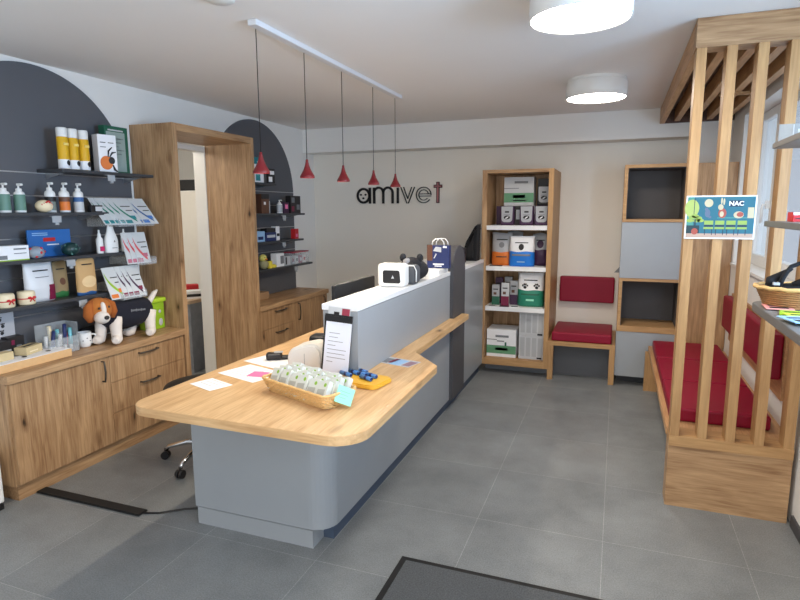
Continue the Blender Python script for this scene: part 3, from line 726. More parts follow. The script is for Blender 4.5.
carton('clip_label', 'small black clip with pale label at the right end of the second near shelf', 'clip', (-3.20, 2.86, Z2), 0.09, 0.03, 0.045, black, UPX, [('pale_label', 0.38, 0.98, 0.15, 0.8, ltgrey)])

# ---- sachets in tilted clear racks
def sachet_rack(y0, y1, zt, label, depth=0.10):
    t = thing('sachet_rack', label, 'display rack', (-3.2, (y0 + y1) / 2, zt))
    m = MB(); xf = -3.10
    m.box(XW, xf, y0, y1, zt - 0.004, zt); m.box(xf - 0.003, xf, y0, y1, zt, zt + 0.035); m.box(XW, xf, y0, y0 + 0.003, zt, zt + 0.05); m.box(XW, xf, y1 - 0.003, y1, zt, zt + 0.05); m.box(XW, XW + 0.003, y0, y1, zt, zt + 0.10)
    obj('tray', m, acryl, t, True); return t

def sachet(loc, label, m1, m2, group, w_=0.125, h_=0.235, tilt=-0.72, rot=0.0, name='treat_sachet'):
    t = thing(name, label, 'sachet', loc, 0, group); t.rotation_euler = Euler((0, 0, 0))
    t.matrix_world = Matrix.Translation(loc) @ Matrix.Rotation(UPX + rot, 4, 'Z') @ Matrix.Rotation(tilt, 4, 'X')
    m = MB(); d = 0.006
    m.prism([(-w_ / 2, 0), (w_ / 2, 0), (w_ / 2, h_), (-w_ / 2, h_)], -d / 2, d / 2, 'y', bev=0.0015); obj('sachet', m, mat('pearl_foil', (206, 209, 210), 0.4), t)
    m = MB(); P_ = []
    for k in range(11): a = k / 10; P_.append((-w_ / 2 + 0.004 + a * w_ * 0.75, h_ * (0.85 - 0.68 * a ** 0.6)))
    Q_ = [(x - 0.0 , z - 0.032 * (1 - 0.3 * i / 10)) for i, (x, z) in enumerate(P_)]
    for k in range(10): m.quad([(P_[k][0], -d / 2 - 0.0006, P_[k][1]), (P_[k + 1][0], -d / 2 - 0.0006, P_[k + 1][1]), (Q_[k + 1][0], -d / 2 - 0.0006, Q_[k + 1][1]), (Q_[k][0], -d / 2 - 0.0006, Q_[k][1])])
    obj('colour_swoosh', m, m1, t)
    m = MB(); m.box(-w_ * 0.2, w_ * 0.42, -d / 2 - 0.0008, -d / 2, h_ * 0.66, h_ * 0.69); m.box(-w_ * 0.02, w_ * 0.40, -d / 2 - 0.0008, -d / 2, h_ * 0.5, h_ * 0.53); obj('printed_line', m, ink, t)
    m = MB(); m.box(-w_ * 0.45, -w_ * 0.05, -d / 2 - 0.0008, -d / 2, h_ * 0.04, h_ * 0.16); m.box(w_ * 0.05, w_ * 0.35, -d / 2 - 0.0008, -d / 2, h_ * 0.2, h_ * 0.32); obj('printed_patch', m, m2, t)
    return t
sachet_rack(2.95, 3.26, 1.505, 'clear acrylic tray holding green and blue sachets beside the oak passage')
gs = 'green striped sachets in the upper rack'
for i in range(5): sachet((-3.115 + 0.008 * i, 2.92 + 0.037 * i, 1.515), 'x', tgreen, teal, gs, rot=-0.08)['label'] = ['white sachet with green swoosh, leftmost in the upper clear rack', 'white sachet with green swoosh, second from left in the upper clear rack', 'white sachet with green swoosh, third from left in the upper clear rack', 'white sachet with green swoosh, fourth from left in the upper clear rack', 'white sachet with green swoosh lying foremost beside the blue ones'][i]
for i in range(3): sachet((-3.10 + 0.008 * i, 3.15 + 0.036 * i, 1.515), 'x', steelblue, mat('mid_blue_print', (70, 120, 190), 0.5), 'blue striped sachets in the upper rack', rot=-0.08)['label'] = ['white sachet with blue swoosh, left of the blue ones in the upper clear rack', 'white sachet with blue swoosh, middle of the blue ones in the upper clear rack', 'white sachet with blue swoosh, nearest the oak passage'][i]

# ---- third near shelf
t = carton('product_carton', 'white and green small carton on the third near shelf at the left edge', 'box', (-3.235, 2.27, Z3), 0.20, 0.09, 0.085, paper, UPX,
           [('green_edge', 0.0, 1.0, 0.0, 0.07, lime), ('printed_line', 0.55, 0.92, 0.72, 0.82, greyink), ('printed_line', 0.55, 0.92, 0.45, 0.5, greyink), ('printed_patch', 0.05, 0.35, 0.12, 0.38, greyink)])
t = carton('toy_card', 'blue cardboard backing card leaning behind two round toys on the third shelf', 'card', (-3.31, 2.60, Z3), 0.29, 0.012, 0.165, mat('toy_blue', (38, 104, 176), 0.5), UPX,
           [('red_oval', 0.34, 0.62, 0.56, 0.70, red), ('printed_line', 0.1, 0.45, 0.86, 0.89, ltblue), ('printed_line', 0.1, 0.45, 0.79, 0.82, ltblue), ('printed_line', 0.42, 0.7, 0.42, 0.46, paper)])
def dome(loc, label, mt, r, knob):
    t = thing('round_toy', label, 'toy', loc, 0, 'round toys before the blue card')
    m = MB(); m.ball((0, 0, r * 0.82), r, r, r * 0.82); obj('shell', m, mt, t)
    m = MB()
    for k in range(9): a = k * 2.4; m.ball((r * 0.93 * math.cos(a) * math.cos(0.7 * math.sin(k)), r * 0.93 * math.sin(a) * math.cos(0.7 * math.sin(k)), r * 0.82 + r * 0.8 * math.sin(0.7 * math.sin(k))), 0.008, seg=10)
    obj('knobs', m, knob, t); return t
dome((-3.20, 2.42, Z3), 'pale see-through round toy with red centre on the third shelf', mat('clear_pale', (176, 186, 192), 0.2, alpha=0.6), 0.046, red)
dome((-3.20, 2.65, Z3), 'dark green knobbly round toy on the third shelf', mat('bottle_green', (26, 58, 58), 0.3), 0.052, mat('pebble_green', (64, 104, 98), 0.3))
def small_spray(loc, label, mt, h_=0.155):
    t = thing('spray_bottle', label, 'bottle', loc, UPX)
    m = MB(); m.lathe([(0, 0), (0.021, 0), (0.022, 0.004), (0.022, h_ * 0.6), (0.012, h_ * 0.7), (0.010, h_ * 0.74)], n=20); obj('bottle', m, white, t)
    m = MB(); m.lathe([(0.011, h_ * 0.73), (0.011, h_ * 0.83), (0.006, h_ * 0.86), (0.005, h_), (0, h_)], n=14); obj('nozzle', m, white, t)
    m = MB(); m.box(-0.014, 0.016, -0.0235, -0.015, h_ * 0.1, h_ * 0.3); obj('label_patch', m, mt, t); return t
small_spray((-3.20, 2.872, Z3), 'small white spray bottle with magenta patch, left of the big trigger sprayer', mat('magenta_print', (206, 30, 100), 0.5))
small_spray((-3.20, 3.075, Z3), 'small plain white spray bottle, right of the big trigger sprayer', ltgrey)
t = thing('trigger_sprayer', 'large white trigger spray bottle on the third near shelf', 'bottle', (-3.20, 2.965, Z3), UPX)
m = MB(); m.lathe([(0, 0), (0.050, 0), (0.052, 0.006), (0.052, 0.075), (0.047, 0.10), (0.030, 0.14), (0.018, 0.19), (0.016, 0.205)], n=28)
for v in m.bm.verts: v.co.y *= 0.6
obj('bottle', m, white, t)
m = MB(); m.cyl((0, 0, 0.20), (0, 0, 0.222), 0.018, n=16); m.box(-0.045, 0.045, -0.013, 0.013, 0.228, 0.252, bev=0.006); m.cyl((0, 0, 0.22), (0, 0, 0.235), 0.012); m.tube([(-0.026, 0, 0.232), (-0.034, 0, 0.212), (-0.046, 0, 0.200)], 0.005); obj('trigger_head', m, white, t)
m = MB(); m.box(-0.02, 0.02, -0.0325, -0.03, 0.03, 0.034); m.prism([(-0.008, 0.07), (0.008, 0.07), (0, 0.084)], -0.0325, -0.03, 'y'); obj('printed_mark', m, greyink, t)
sachet_rack(3.11, 3.26, 1.235, 'clear acrylic tray holding red striped sachets beside the oak passage')
for i in range(3): sachet((-3.132 + 0.004 * i, 3.09 + 0.04 * i, 1.242), 'x', mat('coral_print', (214, 84, 90), 0.5), mat('rose_print', (190, 110, 130), 0.5), 'red striped sachets in the middle rack', h_=0.22, tilt=-0.22)['label'] = ['white sachet with coral swoosh, leftmost in the middle clear rack', 'white sachet with coral swoosh, in the middle of the middle clear rack', 'white sachet with coral swoosh lying foremost in the middle clear rack'][i]

# ---- fourth near shelf
def tin(loc, label):
    t = thing('gift_tin', label, 'gift tin', loc, UPX, 'cream gift tins with red bows')
    m = MB(); m.lathe([(0, 0), (0.042, 0), (0.047, 0.008), (0.047, 0.068), (0.042, 0.078), (0.0, 0.082)], n=28); obj('tin', m, cream, t)
    m = MB(); m.lathe([(0.0476, 0.034), (0.0476, 0.040)], n=28); obj('ribbon', m, red, t)
    m = MB(); m.ball((-0.014, -0.049, 0.042), 0.012, 0.004, 0.008); m.ball((0.014, -0.049, 0.042), 0.012, 0.004, 0.008); m.tube([(0, -0.05, 0.04), (-0.014, -0.05, 0.02)], 0.0035); m.tube([(0, -0.05, 0.04), (0.014, -0.05, 0.02)], 0.0035); obj('bow', m, red, t)
    return t
tin((-3.225, 2.225, Z4), 'cream gift tin with red bow on the lowest near shelf, at the picture edge')
tin((-3.225, 2.35, Z4), 'cream gift tin with red bow in front of the white food bag')
pouch('food_bag', 'white pet food bag with maroon corner on the lowest near shelf', 'bag', (-3.26, 2.465, Z4), 0.20, 0.235, 0.075, mat('cool_white_bag', (222, 224, 228), 0.4), mat('cool_white_bag', (222, 224, 228), 0.4), 0.0, UPX, bands=[(0.62, 0.64, 0.45, greyink), (0.02, 0.42, (0.35, 0.93), maroon)], text=True)
_t = bpy.data.objects['food_bag']; m = MB(); m.box(-0.095, 0.095, -0.003, 0.003, 0.234, 0.252); obj('seal_strip', m, maroon, _t)
pouch('snack_bag', 'brown kraft snack bag with green base behind the white food bag', 'bag', (-3.30, 2.635, Z4), 0.12, 0.225, 0.05, mat('dull_kraft', (150, 128, 92), 0.7), mat('leaf_green', (48, 112, 60), 0.5), 0.14, UPX, emblem=(brown, 0.35, 0.55, 0.35))
t = pouch('snack_bag', 'light kraft snack bag with blue base on the lowest near shelf', 'bag', (-3.23, 2.77, Z4), 0.155, 0.25, 0.06, kraft, steelblue, 0.1, UPX, emblem=(mat('biscuit', (232, 200, 150), 0.8), 0.2, 0.5, 0.72))
m = MB(); m.box(-0.08, 0.08, -0.004, 0.004, 0.225, 0.252); obj('seal_strip', m, mat('dark_seal', (92, 88, 86), 0.5), t)
sachet_rack(2.94, 3.15, 1.012, 'clear acrylic tray of dark sachets above the plush dog')
sg = 'sachets in the lowest rack'
sachet((-3.125, 2.935, 1.018), 'white and lime sachet standing above the plush dog, left in the lowest rack', lime, orange, sg, w_=0.14, h_=0.225, tilt=-0.35)
for i in range(3):
    s_ = sachet((-3.12 + 0.005 * i, 3.02 + 0.04 * i, 1.018), 'x', purple, maroon, sg, w_=0.11, h_=0.225, tilt=-0.35)
    s_['label'] = ['dark purple striped sachet beside the lime one in the lowest rack', 'dark purple striped sachet, second of three in the lowest rack', 'dark purple striped sachet nearest the oak passage in the lowest rack'][i]

# ---- items on the near cabinet
ZT = 0.731
t = thing('paw_print_card', 'grey cardboard sign with a circle of paw prints leaning on the slatwall', 'sign', (-3.36, 2.20, ZT), UPX)
m = MB(); m.box(-0.16, 0.155, -0.003, 0.003, 0, 0.325); obj('card', m, mat('silver_card', (176, 178, 184), 0.5), t)
m = MB()
for k in range(9):
    a = math.radians(200 - 28 * k); cx, cz = -0.01 + 0.095 * math.cos(a), 0.20 + 0.085 * math.sin(a)
    m.ball((cx, -0.004, cz), 0.011, 0.0015, 0.010, seg=10)
    for q in (-1, 0, 1): m.ball((cx + q * 0.009, -0.004, cz + 0.014), 0.004, 0.0012, 0.005, seg=8)
obj('paw_prints', m, ink, t)
m = MB(); m.tube([(-0.01 + 0.05 * math.cos(k * PI / 16), -0.0035, 0.19 + 0.05 * math.sin(k * PI / 16)) for k in range(32)], 0.002, 6, closed=True); obj('printed_circle', m, greyink, t)
t = thing('display_tray', 'shallow light wooden tray with white top on the near cabinet', 'tray', (-3.235, 2.33, ZT))
m = MB(); m.box(-0.155, 0.145, -0.27, 0.175, 0, 0.045, bev=0.002); obj('tray', m, mat('birch_wood', (216, 176, 126), 0.5, noise=0.12, nscale=30), t)
m = MB(); m.box(-0.148, 0.138, -0.262, 0.168, 0.045, 0.048); obj('insert', m, paper, t)
for k in range(6):
    m = MB(); x = -0.05 + 0.065 * (k % 3); y = -0.08 + 0.15 * (k // 3); m.cyl((x, y, 0.0481), (x, y, 0.050), 0.014, n=14); obj('hole', m, ink, t)
m = MB(); m.box(-0.04, 0.04, -0.11, 0.11, 0, 0.004); 
carton('product_box', 'dark flowered box lying on the tray at the left picture edge', 'box', (-3.32, 2.16, ZT + 0.0485), 0.20, 0.10, 0.085, bblack, UPX, [('pink_print', 0.1, 0.3, 0.5, 0.8, mat('old_pink', (170, 90, 100), 0.5)), ('yellow_print', 0.45, 0.65, 0.55, 0.85, mat('ochre', (190, 150, 60), 0.5)), ('grey_print', 0.0, 1.0, 0.02, 0.4, ltgrey)])
carton('product_box', 'black and red patterned box standing on the tray behind the tan carton', 'box', (-3.33, 2.315, ZT + 0.0485), 0.10, 0.06, 0.095, bblack, UPX, [('red_print', 0.2, 0.4, 0.5, 0.8, maroon), ('pale_print', 0.5, 0.8, 0.3, 0.45, greyink)])
t = carton('tissue_box', 'small tan slotted carton on the wooden tray', 'box', (-3.21, 2.32, ZT + 0.0505), 0.135, 0.075, 0.045, mat('tan_card', (204, 184, 142), 0.7), UPX + 0.3, [('printed_line', 0.2, 0.7, 0.3, 0.45, cream)])
m = MB(); m.box(-0.045, 0.045, -0.01, 0.01, 0.045, 0.0462); obj('slot', m, ink, t)
carton('sample_box', 'small cream sample carton at the left end of the wooden tray', 'box', (-3.19, 2.145, ZT + 0.0485), 0.10, 0.06, 0.045, mat('tan_card', (204, 184, 142), 0.7), UPX, [])
# clear display box with tubes
t = thing('acrylic_organiser', 'clear acrylic box of tubes and brushes between the tray and the mug', 'organiser', (-3.235, 2.53, ZT), UPX)
m = MB(); w2, d2, h2 = 0.10, 0.06, 0.185
m.box(-w2, w2, -d2, -d2 + 0.003, 0, 0.10); m.box(-w2, w2, d2 - 0.003, d2, 0, h2); m.box(-w2, -w2 + 0.003, -d2, d2, 0, h2); m.box(w2 - 0.003, w2, -d2, d2, 0, h2); m.box(-w2, w2, -d2, d2, 0, 0.004); m.box(-0.01, -0.007, -d2, d2, 0, 0.13)
obj('box', m, acryl, t)
cols = [paper, navy, cream, paper, mat('pale_cyan', (120, 190, 200), 0.4), navy, mat('rose', (220, 110, 130), 0.5), mat('pale_cyan', (120, 190, 200), 0.4)]
for i, mt in enumerate(cols):
    m = MB(); h_ = 0.11 + 0.03 * ((i * 7) % 3); m.cyl((0, 0, 0), (0, 0, h_ * 0.25), 0.009, n=10, m=1); m.cyl((0, 0, h_ * 0.25), (0, 0, h_), 0.0125, 0.011, n=10)
    o = solo('tube', m, [mt, white], ['white tube at the left of the acrylic organiser', 'navy tube in the acrylic organiser, left half', 'cream tube leaning in the acrylic organiser', 'white tube leaning at the centre of the acrylic organiser', 'pale cyan tube at the organiser centre', 'navy tube in the right half of the acrylic organiser', 'rose tube in the acrylic organiser', 'pale cyan tube at the right end of the acrylic organiser'][i], 'tube', (-3.235 + (0.015 if i % 2 else -0.012), 2.455 + i * 0.022, ZT + 0.006), 0, 'tubes in the acrylic organiser')
    o.rotation_euler = (random.uniform(-0.2, 0.2), 0, 0)
t = thing('mug', 'white ceramic mug between the acrylic organiser and the plush dog', 'mug', (-3.22, 2.71, ZT))
m = MB(); m.lathe([(0, 0), (0.030, 0), (0.034, 0.006), (0.041, 0.03), (0.042, 0.095), (0.040, 0.097), (0.038, 0.094), (0.037, 0.03), (0, 0.01)], n=32); obj('cup', m, white, t)
m = MB(); m.tube([(0.02 + 0.0, 0.036, 0.078), (0.028, 0.058, 0.074), (0.03, 0.066, 0.05), (0.026, 0.056, 0.026), (0.02, 0.034, 0.02)], 0.006); obj('handle', m, white, t)
m = MB()
for a_, z_ in ((-0.3, 0.06), (0.2, 0.04), (-0.9, 0.045)): m.ball((0.041 * math.cos(a_), 0.041 * math.sin(a_), z_), 0.003, 0.006, 0.004, seg=8)
obj('printed_mark', m, greyink, t)
# black pouch behind the dog's head
b = MB(); b.box(-0.05, 0.05, -0.075, 0.075, 0, 0.10, bev=0.02, seg=3); solo('black_pouch', b, blackcloth, 'black bag in shadow behind the plush dog, right of the mug', 'bag', (-3.31, 2.86, ZT))
# lime green display stand
t = thing('lime_display', 'lime green cardboard display of treats behind the plush dog', 'display', (-3.235, 3.315, ZT), UPX)
m = MB(); m.box(-0.075, 0.075, -0.05, 0.05, 0, 0.20, bev=0.003); obj('box', m, lime, t)
m = MB(); m.box(-0.15, 0.085, -0.07, 0.05, 0.2005, 0.235, bev=0.012); obj('rim', m, mat('bright_lime', (176, 210, 50), 0.5), t)
m = MB(); m.ball((0.035, -0.05, 0.05), 0.02, 0.003, 0.028); m.ball((0.03, -0.05, 0.13), 0.012, 0.003, 0.014); m.ball((-0.045, -0.05, 0.07), 0.028, 0.003, 0.05, m=1); obj('printed_picture', m, [ltgrey, dgreen], t)

# plush beagle
t = thing('plush_dog', 'plush beagle toy with navy coat, brown head and white legs on the near cabinet', 'soft toy', (-3.15, 2.965, ZT)); t.scale = (1.2, 1.2, 1.2)
whitefur = mat('white_plush', (226, 216, 206), 0.95, bump=0.8, bscale=260); tanfur = mat('tan_plush', (176, 106, 44), 0.95, bump=0.8, bscale=260); navyfur = mat('navy_plush', (20, 22, 36), 0.95, bump=0.8, bscale=260)
m = MB(); m.tube([(0, -0.15, 0.15), (0, -0.12, 0.155), (0, -0.06, 0.15), (0, 0.02, 0.14), (0, 0.10, 0.145), (0, 0.17, 0.16), (0, 0.20, 0.155)], [0.03, 0.062, 0.078, 0.080, 0.078, 0.062, 0.025], 20); obj('body', m, navyfur, t)
for (x, y, dx, dy) in ((0.045, -0.095, 0.03, -0.02), (-0.035, -0.12, 0.01, -0.03), (0.05, 0.15, 0.035, -0.03), (-0.035, 0.10, 0.0, -0.03)):
    m = MB(); m.tube([(x, y + 0.015, 0.15), (x, y, 0.10), (x + dx * 0.3, y + dy * 0.3, 0.05), (x + dx * .6, y + dy * .6, 0.028), (x + dx, y + dy - 0.01, 0.028), (x + dx * 1.4, y + dy * 1.4 - 0.02, 0.026)], [0.03, 0.032, 0.028, 0.028, 0.027, 0.015], 14); obj('leg', m, whitefur, t)
m = MB(); m.tube([(0, 0.18, 0.17), (0.0, 0.215, 0.20), (0, 0.25, 0.235), (0.0, 0.275, 0.25)], [0.022, 0.018, 0.015, 0.006], 10, m=0); obj('tail', m, whitefur, t)
hc = Vector((0.035, -0.19, 0.205)); m = MB(); m.ball(hc, 0.062, 0.068, 0.065); hd = obj('head', m, tanfur, t)
m = MB(); m.ball(hc + Vector((0.052, -0.028, -0.035)), 0.045, 0.036, 0.034); m.ball(hc + Vector((0.05, -0.015, 0.005)), 0.02, 0.014, 0.042); obj('muzzle', m, whitefur, hd)
m = MB(); m.ball(hc + Vector((0.095, -0.035, -0.032)), 0.011, 0.014, 0.011); obj('nose', m, black, hd)
for s_ in (-1, 1):
    m = MB(); m.ball(hc + Vector((0.055, -0.012 + s_ * 0.03, 0.016)), 0.007, seg=10); obj('eye', m, black, hd)
    m = MB(); m.tube([hc + Vector((0.0, s_ * 0.04, 0.05)), hc + Vector((0.012, s_ * 0.072, 0.02)), hc + Vector((0.015, s_ * 0.078, -0.02)), hc + Vector((0.018, s_ * 0.07, -0.055))], [0.012, 0.024, 0.026, 0.012], 12)
    obj('ear', m, mat('rust_plush', (160, 88, 34), 0.95, bump=0.8, bscale=260), hd)
m = MB()
for k in range(9): m.ball((0.076, -0.005 + k * 0.012, 0.172 - 0.001 * k), 0.003, 0.005, 0.006 if k % 3 else 0.009, seg=8)
obj('embroidery', m, greyink, t, label='pale grey embroidered name')

# ---- far slatwall goods
def booklet(y, z, label, mt, m2, w_=0.12, h_=0.20, x=-3.25):
    return carton('booklet', label, 'booklet', (x, y, z), w_, 0.02, h_, mt, UPX - 0.15, [('printed_patch', 0.1, 0.6, 0.1, 0.45, m2), ('printed_patch', 0.3, 0.9, 0.6, 0.85, paper)], group='booklets on the topmost far shelf')
booklet(4.60, A1, 'teal and white booklet on the topmost far shelf, behind the first pendant lamp', paper, teal, h_=0.235, x=-3.30)
booklet(4.74, A1, 'small white and teal booklet standing forward on the topmost far shelf', paper, teal, h_=0.17, x=-3.21)
booklet(4.86, A1, 'tall teal booklet at the right end of the topmost far shelf', teal, red, h_=0.245, x=-3.29)
booklet(4.93, A1, 'black and white booklet leaning at the end of the topmost far shelf', bblack, paper, w_=0.10, h_=0.14, x=-3.20)
far = [('product_box', 'brown and black box with a white square on the second far shelf', -3.24, 4.82, A2, 0.13, 0.08, 0.185, brown, [('white_square', 0.3, 0.55, 0.45, 0.6, paper), ('black_band', 0, 1, 0.75, 1, bblack)]),
       ('product_box', 'grey pale box behind the white bottle on the second far shelf', -3.31, 4.99, A2, 0.08, 0.05, 0.12, ltgrey, []),
       ('product_box', 'low dark red and black box on the second far shelf', -3.25, 5.22, A2, 0.10, 0.07, 0.11, purple, [('pink_patch', 0.3, 0.8, 0.4, 0.8, pink)]),
       ('product_box', 'large black patterned box at the right end of the second far shelf', -3.24, 5.40, A2, 0.20, 0.06, 0.18, bblack, [('grey_print', 0.1, 0.4, 0.6, 0.9, greyink), ('red_print', 0.1, 0.35, 0.1, 0.4, maroon), ('grey_print', 0.6, 0.9, 0.2, 0.5, greyink)]),
       ('product_box', 'pale blue crinkled pack at the left end of the third far shelf', -3.24, 4.72, A3, 0.14, 0.08, 0.10, ltblue, [('navy_print', 0.2, 0.8, 0.2, 0.5, navy)]),
       ('product_box', 'navy and grey pack in the middle of the third far shelf', -3.24, 4.90, A3, 0.18, 0.08, 0.085, navy, [('grey_print', 0.1, 0.9, 0.4, 0.7, ltgrey)]),
       ('product_box', 'black flat pack stacked on the navy pack', -3.24, 4.91, A3 + 0.086, 0.16, 0.07, 0.04, bblack, []),
       ('product_box', 'white narrow box standing beside the navy pack on the third far shelf', -3.24, 5.04, A3, 0.06, 0.06, 0.14, paper, [('black_print', 0.1, 0.9, 0.3, 0.5, ink)]),
       ('product_box', 'small red box alone at the right of the third far shelf', -3.22, 5.38, A3, 0.075, 0.05, 0.105, red, [('pale_print', 0.25, 0.75, 0.2, 0.5, pink)]),
       ('product_box', 'white tall box with grey print on the lowest far shelf', -3.24, 5.06, A4, 0.14, 0.07, 0.135, paper, [('grey_print', 0.5, 0.95, 0.2, 0.8, greyink)]),
       ('product_box', 'white small box beside the tall white one on the lowest far shelf', -3.24, 5.21, A4, 0.10, 0.06, 0.095, ltgrey, [('black_print', 0.05, 0.3, 0.1, 0.9, ink)])]
for nm, lb, x, y, z, w_, d_, h_, mt, dec in far: carton(nm, lb, 'box', (x, y, z), w_, d_, h_, mt, UPX, dec)
pump((-3.22, 5.10, A2), 'small white pump bottle in the middle of the second far shelf', 0.135, silver, silver, 'far pump bottle')
t = thing('treat_dispenser', 'pink and clear acrylic box of small packs at the end of the lowest far shelf', 'display', (-3.24, 5.44, A4), UPX)
m = MB(); m.box(-0.17, 0.17, -0.05, -0.047, 0, 0.11); m.box(-0.17, 0.17, 0.047, 0.05, 0, 0.12); m.box(-0.17, -0.167, -0.05, 0.05, 0, 0.12); m.box(0.167, 0.17, -0.05, 0.05, 0, 0.12); obj('box', m, acryl, t)
m = MB(); m.box(-0.172, 0.172, -0.052, 0.052, 0.12, 0.132); obj('lid', m, mat('raspberry', (160, 40, 60), 0.4), t)
for i in range(4):
    carton('treat_pack', ['grey pack in the pink-lidded box, leftmost', 'white pack in the pink-lidded box, second from left', 'rose pack in the pink-lidded box, third from left', 'white pack in the pink-lidded box, rightmost'][i], 'pack', (-3.245, 5.32 + i * 0.08, A4 + 0.001), 0.06, 0.06, 0.085, [silver, paper, mat('rose_print', (190, 110, 130), 0.5), paper][i], UPX, [('print', 0.2, 0.8, 0.3, 0.7, [maroon, greyink, paper, red][i])], group='packs in the pink-lidded box')
t = thing('plush_duck', 'yellow plush duck holding a yellow block on the lowest far shelf', 'soft toy', (-3.22, 4.80, A4))
yel = mat('duck_yellow', (214, 206, 110), 0.9, bump=0.5, bscale=200)
m = MB(); m.ball((0, -0.02, 0.045), 0.045, 0.055, 0.046); obj('body', m, mat('duck_grey', (150, 146, 110), 0.9), t)
m = MB(); m.ball((0.0, -0.03, 0.108), 0.037, 0.045, 0.036); obj('head', m, yel, t)
m = MB(); m.ball((0.038, -0.03, 0.098), 0.016, 0.014, 0.008); obj('beak', m, orange, t)
m = MB(); m.ball((0.033, -0.045, 0.115), 0.005, seg=8); m.ball((0.033, -0.015, 0.115), 0.005, seg=8); obj('eyes', m, black, t)
m = MB(); m.box(0.01, 0.045, 0.022, 0.07, 0.0, 0.075, bev=0.008); m.ball((0.04, 0.09, 0.02), 0.03, 0.035, 0.02); obj('foot', m, mat('duck_foot', (222, 204, 70), 0.8), t)
carton('wooden_box', 'plain light cardboard box on the far corner cabinet, next to the passage', 'box', (-3.30, 4.75, 0.736), 0.26, 0.12, 0.07, mat('brown_card', (160, 128, 96), 0.7), UPX, [])

# ---- goods in the tall bookcase (facing -y)
FY = YF + 0.16
t = carton('food_carton', 'white and green food carton standing upright at the top of the bookcase', 'box', (-0.915, 5.80, SH[0] + 0.185), 0.285, 0.16, 0.275, ltgrey, 0, [('green_band', 0, 1, 0.12, 0.45, green), ('dark_badge', 0.3, 0.72, 0.27, 0.38, dgreen), ('printed_line', 0.0, 0.5, 0.60, 0.625, greyink), ('printed_line', 0.35, 0.8, 0.78, 0.86, greyink), ('printed_line', 0.3, 0.75, 0.17, 0.21, paper)])
carton('food_carton', 'dark purple carton under the upright green carton in the bookcase', 'box', (-1.04, 5.84, SH[0]), 0.20, 0.12, 0.184, purple, 0, [])
carton('food_carton', 'grey white carton under the upright green carton, right in the bookcase', 'box', (-0.82, 5.84, SH[0]), 0.20, 0.12, 0.184, ltgrey, 0, [('printed_line', 0.2, 0.7, 0.7, 0.75, greyink)])
carton('display_carton', 'black carton behind the topmost cat food pouch in the bookcase', 'box', (-0.675, 5.86, SH[0] + 0.185), 0.14, 0.12, 0.26, bblack, 0, [])
gp = 'silver and purple cat food pouches on the bookcase top shelf'
LB = ['silver and purple cat food pouch, left of three on the upper bookcase shelf', 'silver and purple cat food pouch, middle of three on the upper bookcase shelf', 'silver and purple cat food pouch, right of three on the upper bookcase shelf', 'silver and black cat food pouch standing topmost at the right of the bookcase']
def catpouch(loc, label, mb_=purple):
    t = thing('food_pouch', label, 'pouch', loc, 0, gp)
    m = MB(); m.box(-0.065, 0.065, -0.03, 0.03, 0, 0.185, bev=0.012, seg=2); obj('pouch', m, mb_, t)
    m = MB(); m.prism(rounded([(-0.05, 0.03), (0.05, 0.03), (0.055, 0.18), (-0.055, 0.18)], [0.03, 0.03, 0.005, 0.005], 5), -0.0335, -0.0302, 'y'); obj('silver_label', m, silver, t)
    m = MB(); m.ball((0, -0.0335, 0.075), 0.03, 0.002, 0.018, m=0); m.box(-0.02, 0.02, -0.0345, -0.0335, 0.12, 0.135); m.box(-0.03, 0.03, -0.0345, -0.0335, 0.098, 0.101); obj('printed_picture', m, bblack, t)
    m = MB(); m.ball((0, -0.035, 0.073), 0.018, 0.002, 0.006, T=Matrix.Rotation(-0.6, 3, 'Y')); obj('printed_highlight', m, paper, t)
    return t
catpouch((-1.005, FY - 0.02, SH[0]), LB[0]); catpouch((-0.82, FY - 0.02, SH[0]), LB[1]); catpouch((-0.68, FY - 0.02, SH[0]), LB[2])
catpouch((-0.675, FY + 0.10, SH[0] + 0.186), LB[3], bblack)
carton('product_box', 'black box beside the left cat food pouch on the upper bookcase shelf', 'box', (-0.91, FY + 0.05, SH[0]), 0.06, 0.07, 0.185, bblack, 0, [('grey_print', 0.2, 0.8, 0.3, 0.8, silver)])
pouch('food_bag', 'grey and orange pet food bag on the second bookcase shelf', 'bag', (-1.05, FY, SH[1]), 0.215, 0.315, 0.11, silver, orange, 0.42, 0, emblem=(greyink, 0.55, 0.72, 0.25), bands=[(0.25, 0.29, 0.5, brown)])
pouch('food_bag', 'white and bright blue pet food bag in the middle of the second bookcase shelf', 'bag', (-0.85, FY - 0.07, SH[1]), 0.25, 0.285, 0.11, paper, blue, 0.48, 0, emblem=(bblack, 0.55, 0.76, 0.2), bands=[(0.36, 0.42, 0.72, greyink), (0.14, 0.18, 0.3, ltblue)])
pouch('food_bag', 'grey and purple pet food bag at the right of the second bookcase shelf', 'bag', (-0.69, FY + 0.06, SH[1]), 0.16, 0.31, 0.10, silver, purple, 0.5, 0, emblem=(purple, 0.55, 0.8, 0.4))
pouch('food_bag', 'grey pet food bag standing behind the orange and blue bags', 'bag', (-0.955, FY + 0.17, SH[1]), 0.16, 0.325, 0.08, silver, silver, 0.3, 0)
carton('magazine', 'small flat leaflet lying at the left of the second bookcase shelf', 'leaflet', (-1.09, FY - 0.105, SH[1]), 0.12, 0.08, 0.004, bblack, 0.1, [])
pouch('food_bag', 'white and emerald pet food bag at the right of the third bookcase shelf', 'bag', (-0.76, FY - 0.02, SH[2]), 0.26, 0.325, 0.12, paper, tgreen, 0.46, 0, bands=[(0.36, 0.40, 0.7, dgreen), (0.18, 0.24, 0.3, mint)], emblem=None)
_o = bpy.data.objects['food_bag.004'] if 'food_bag.004' in bpy.data.objects else None
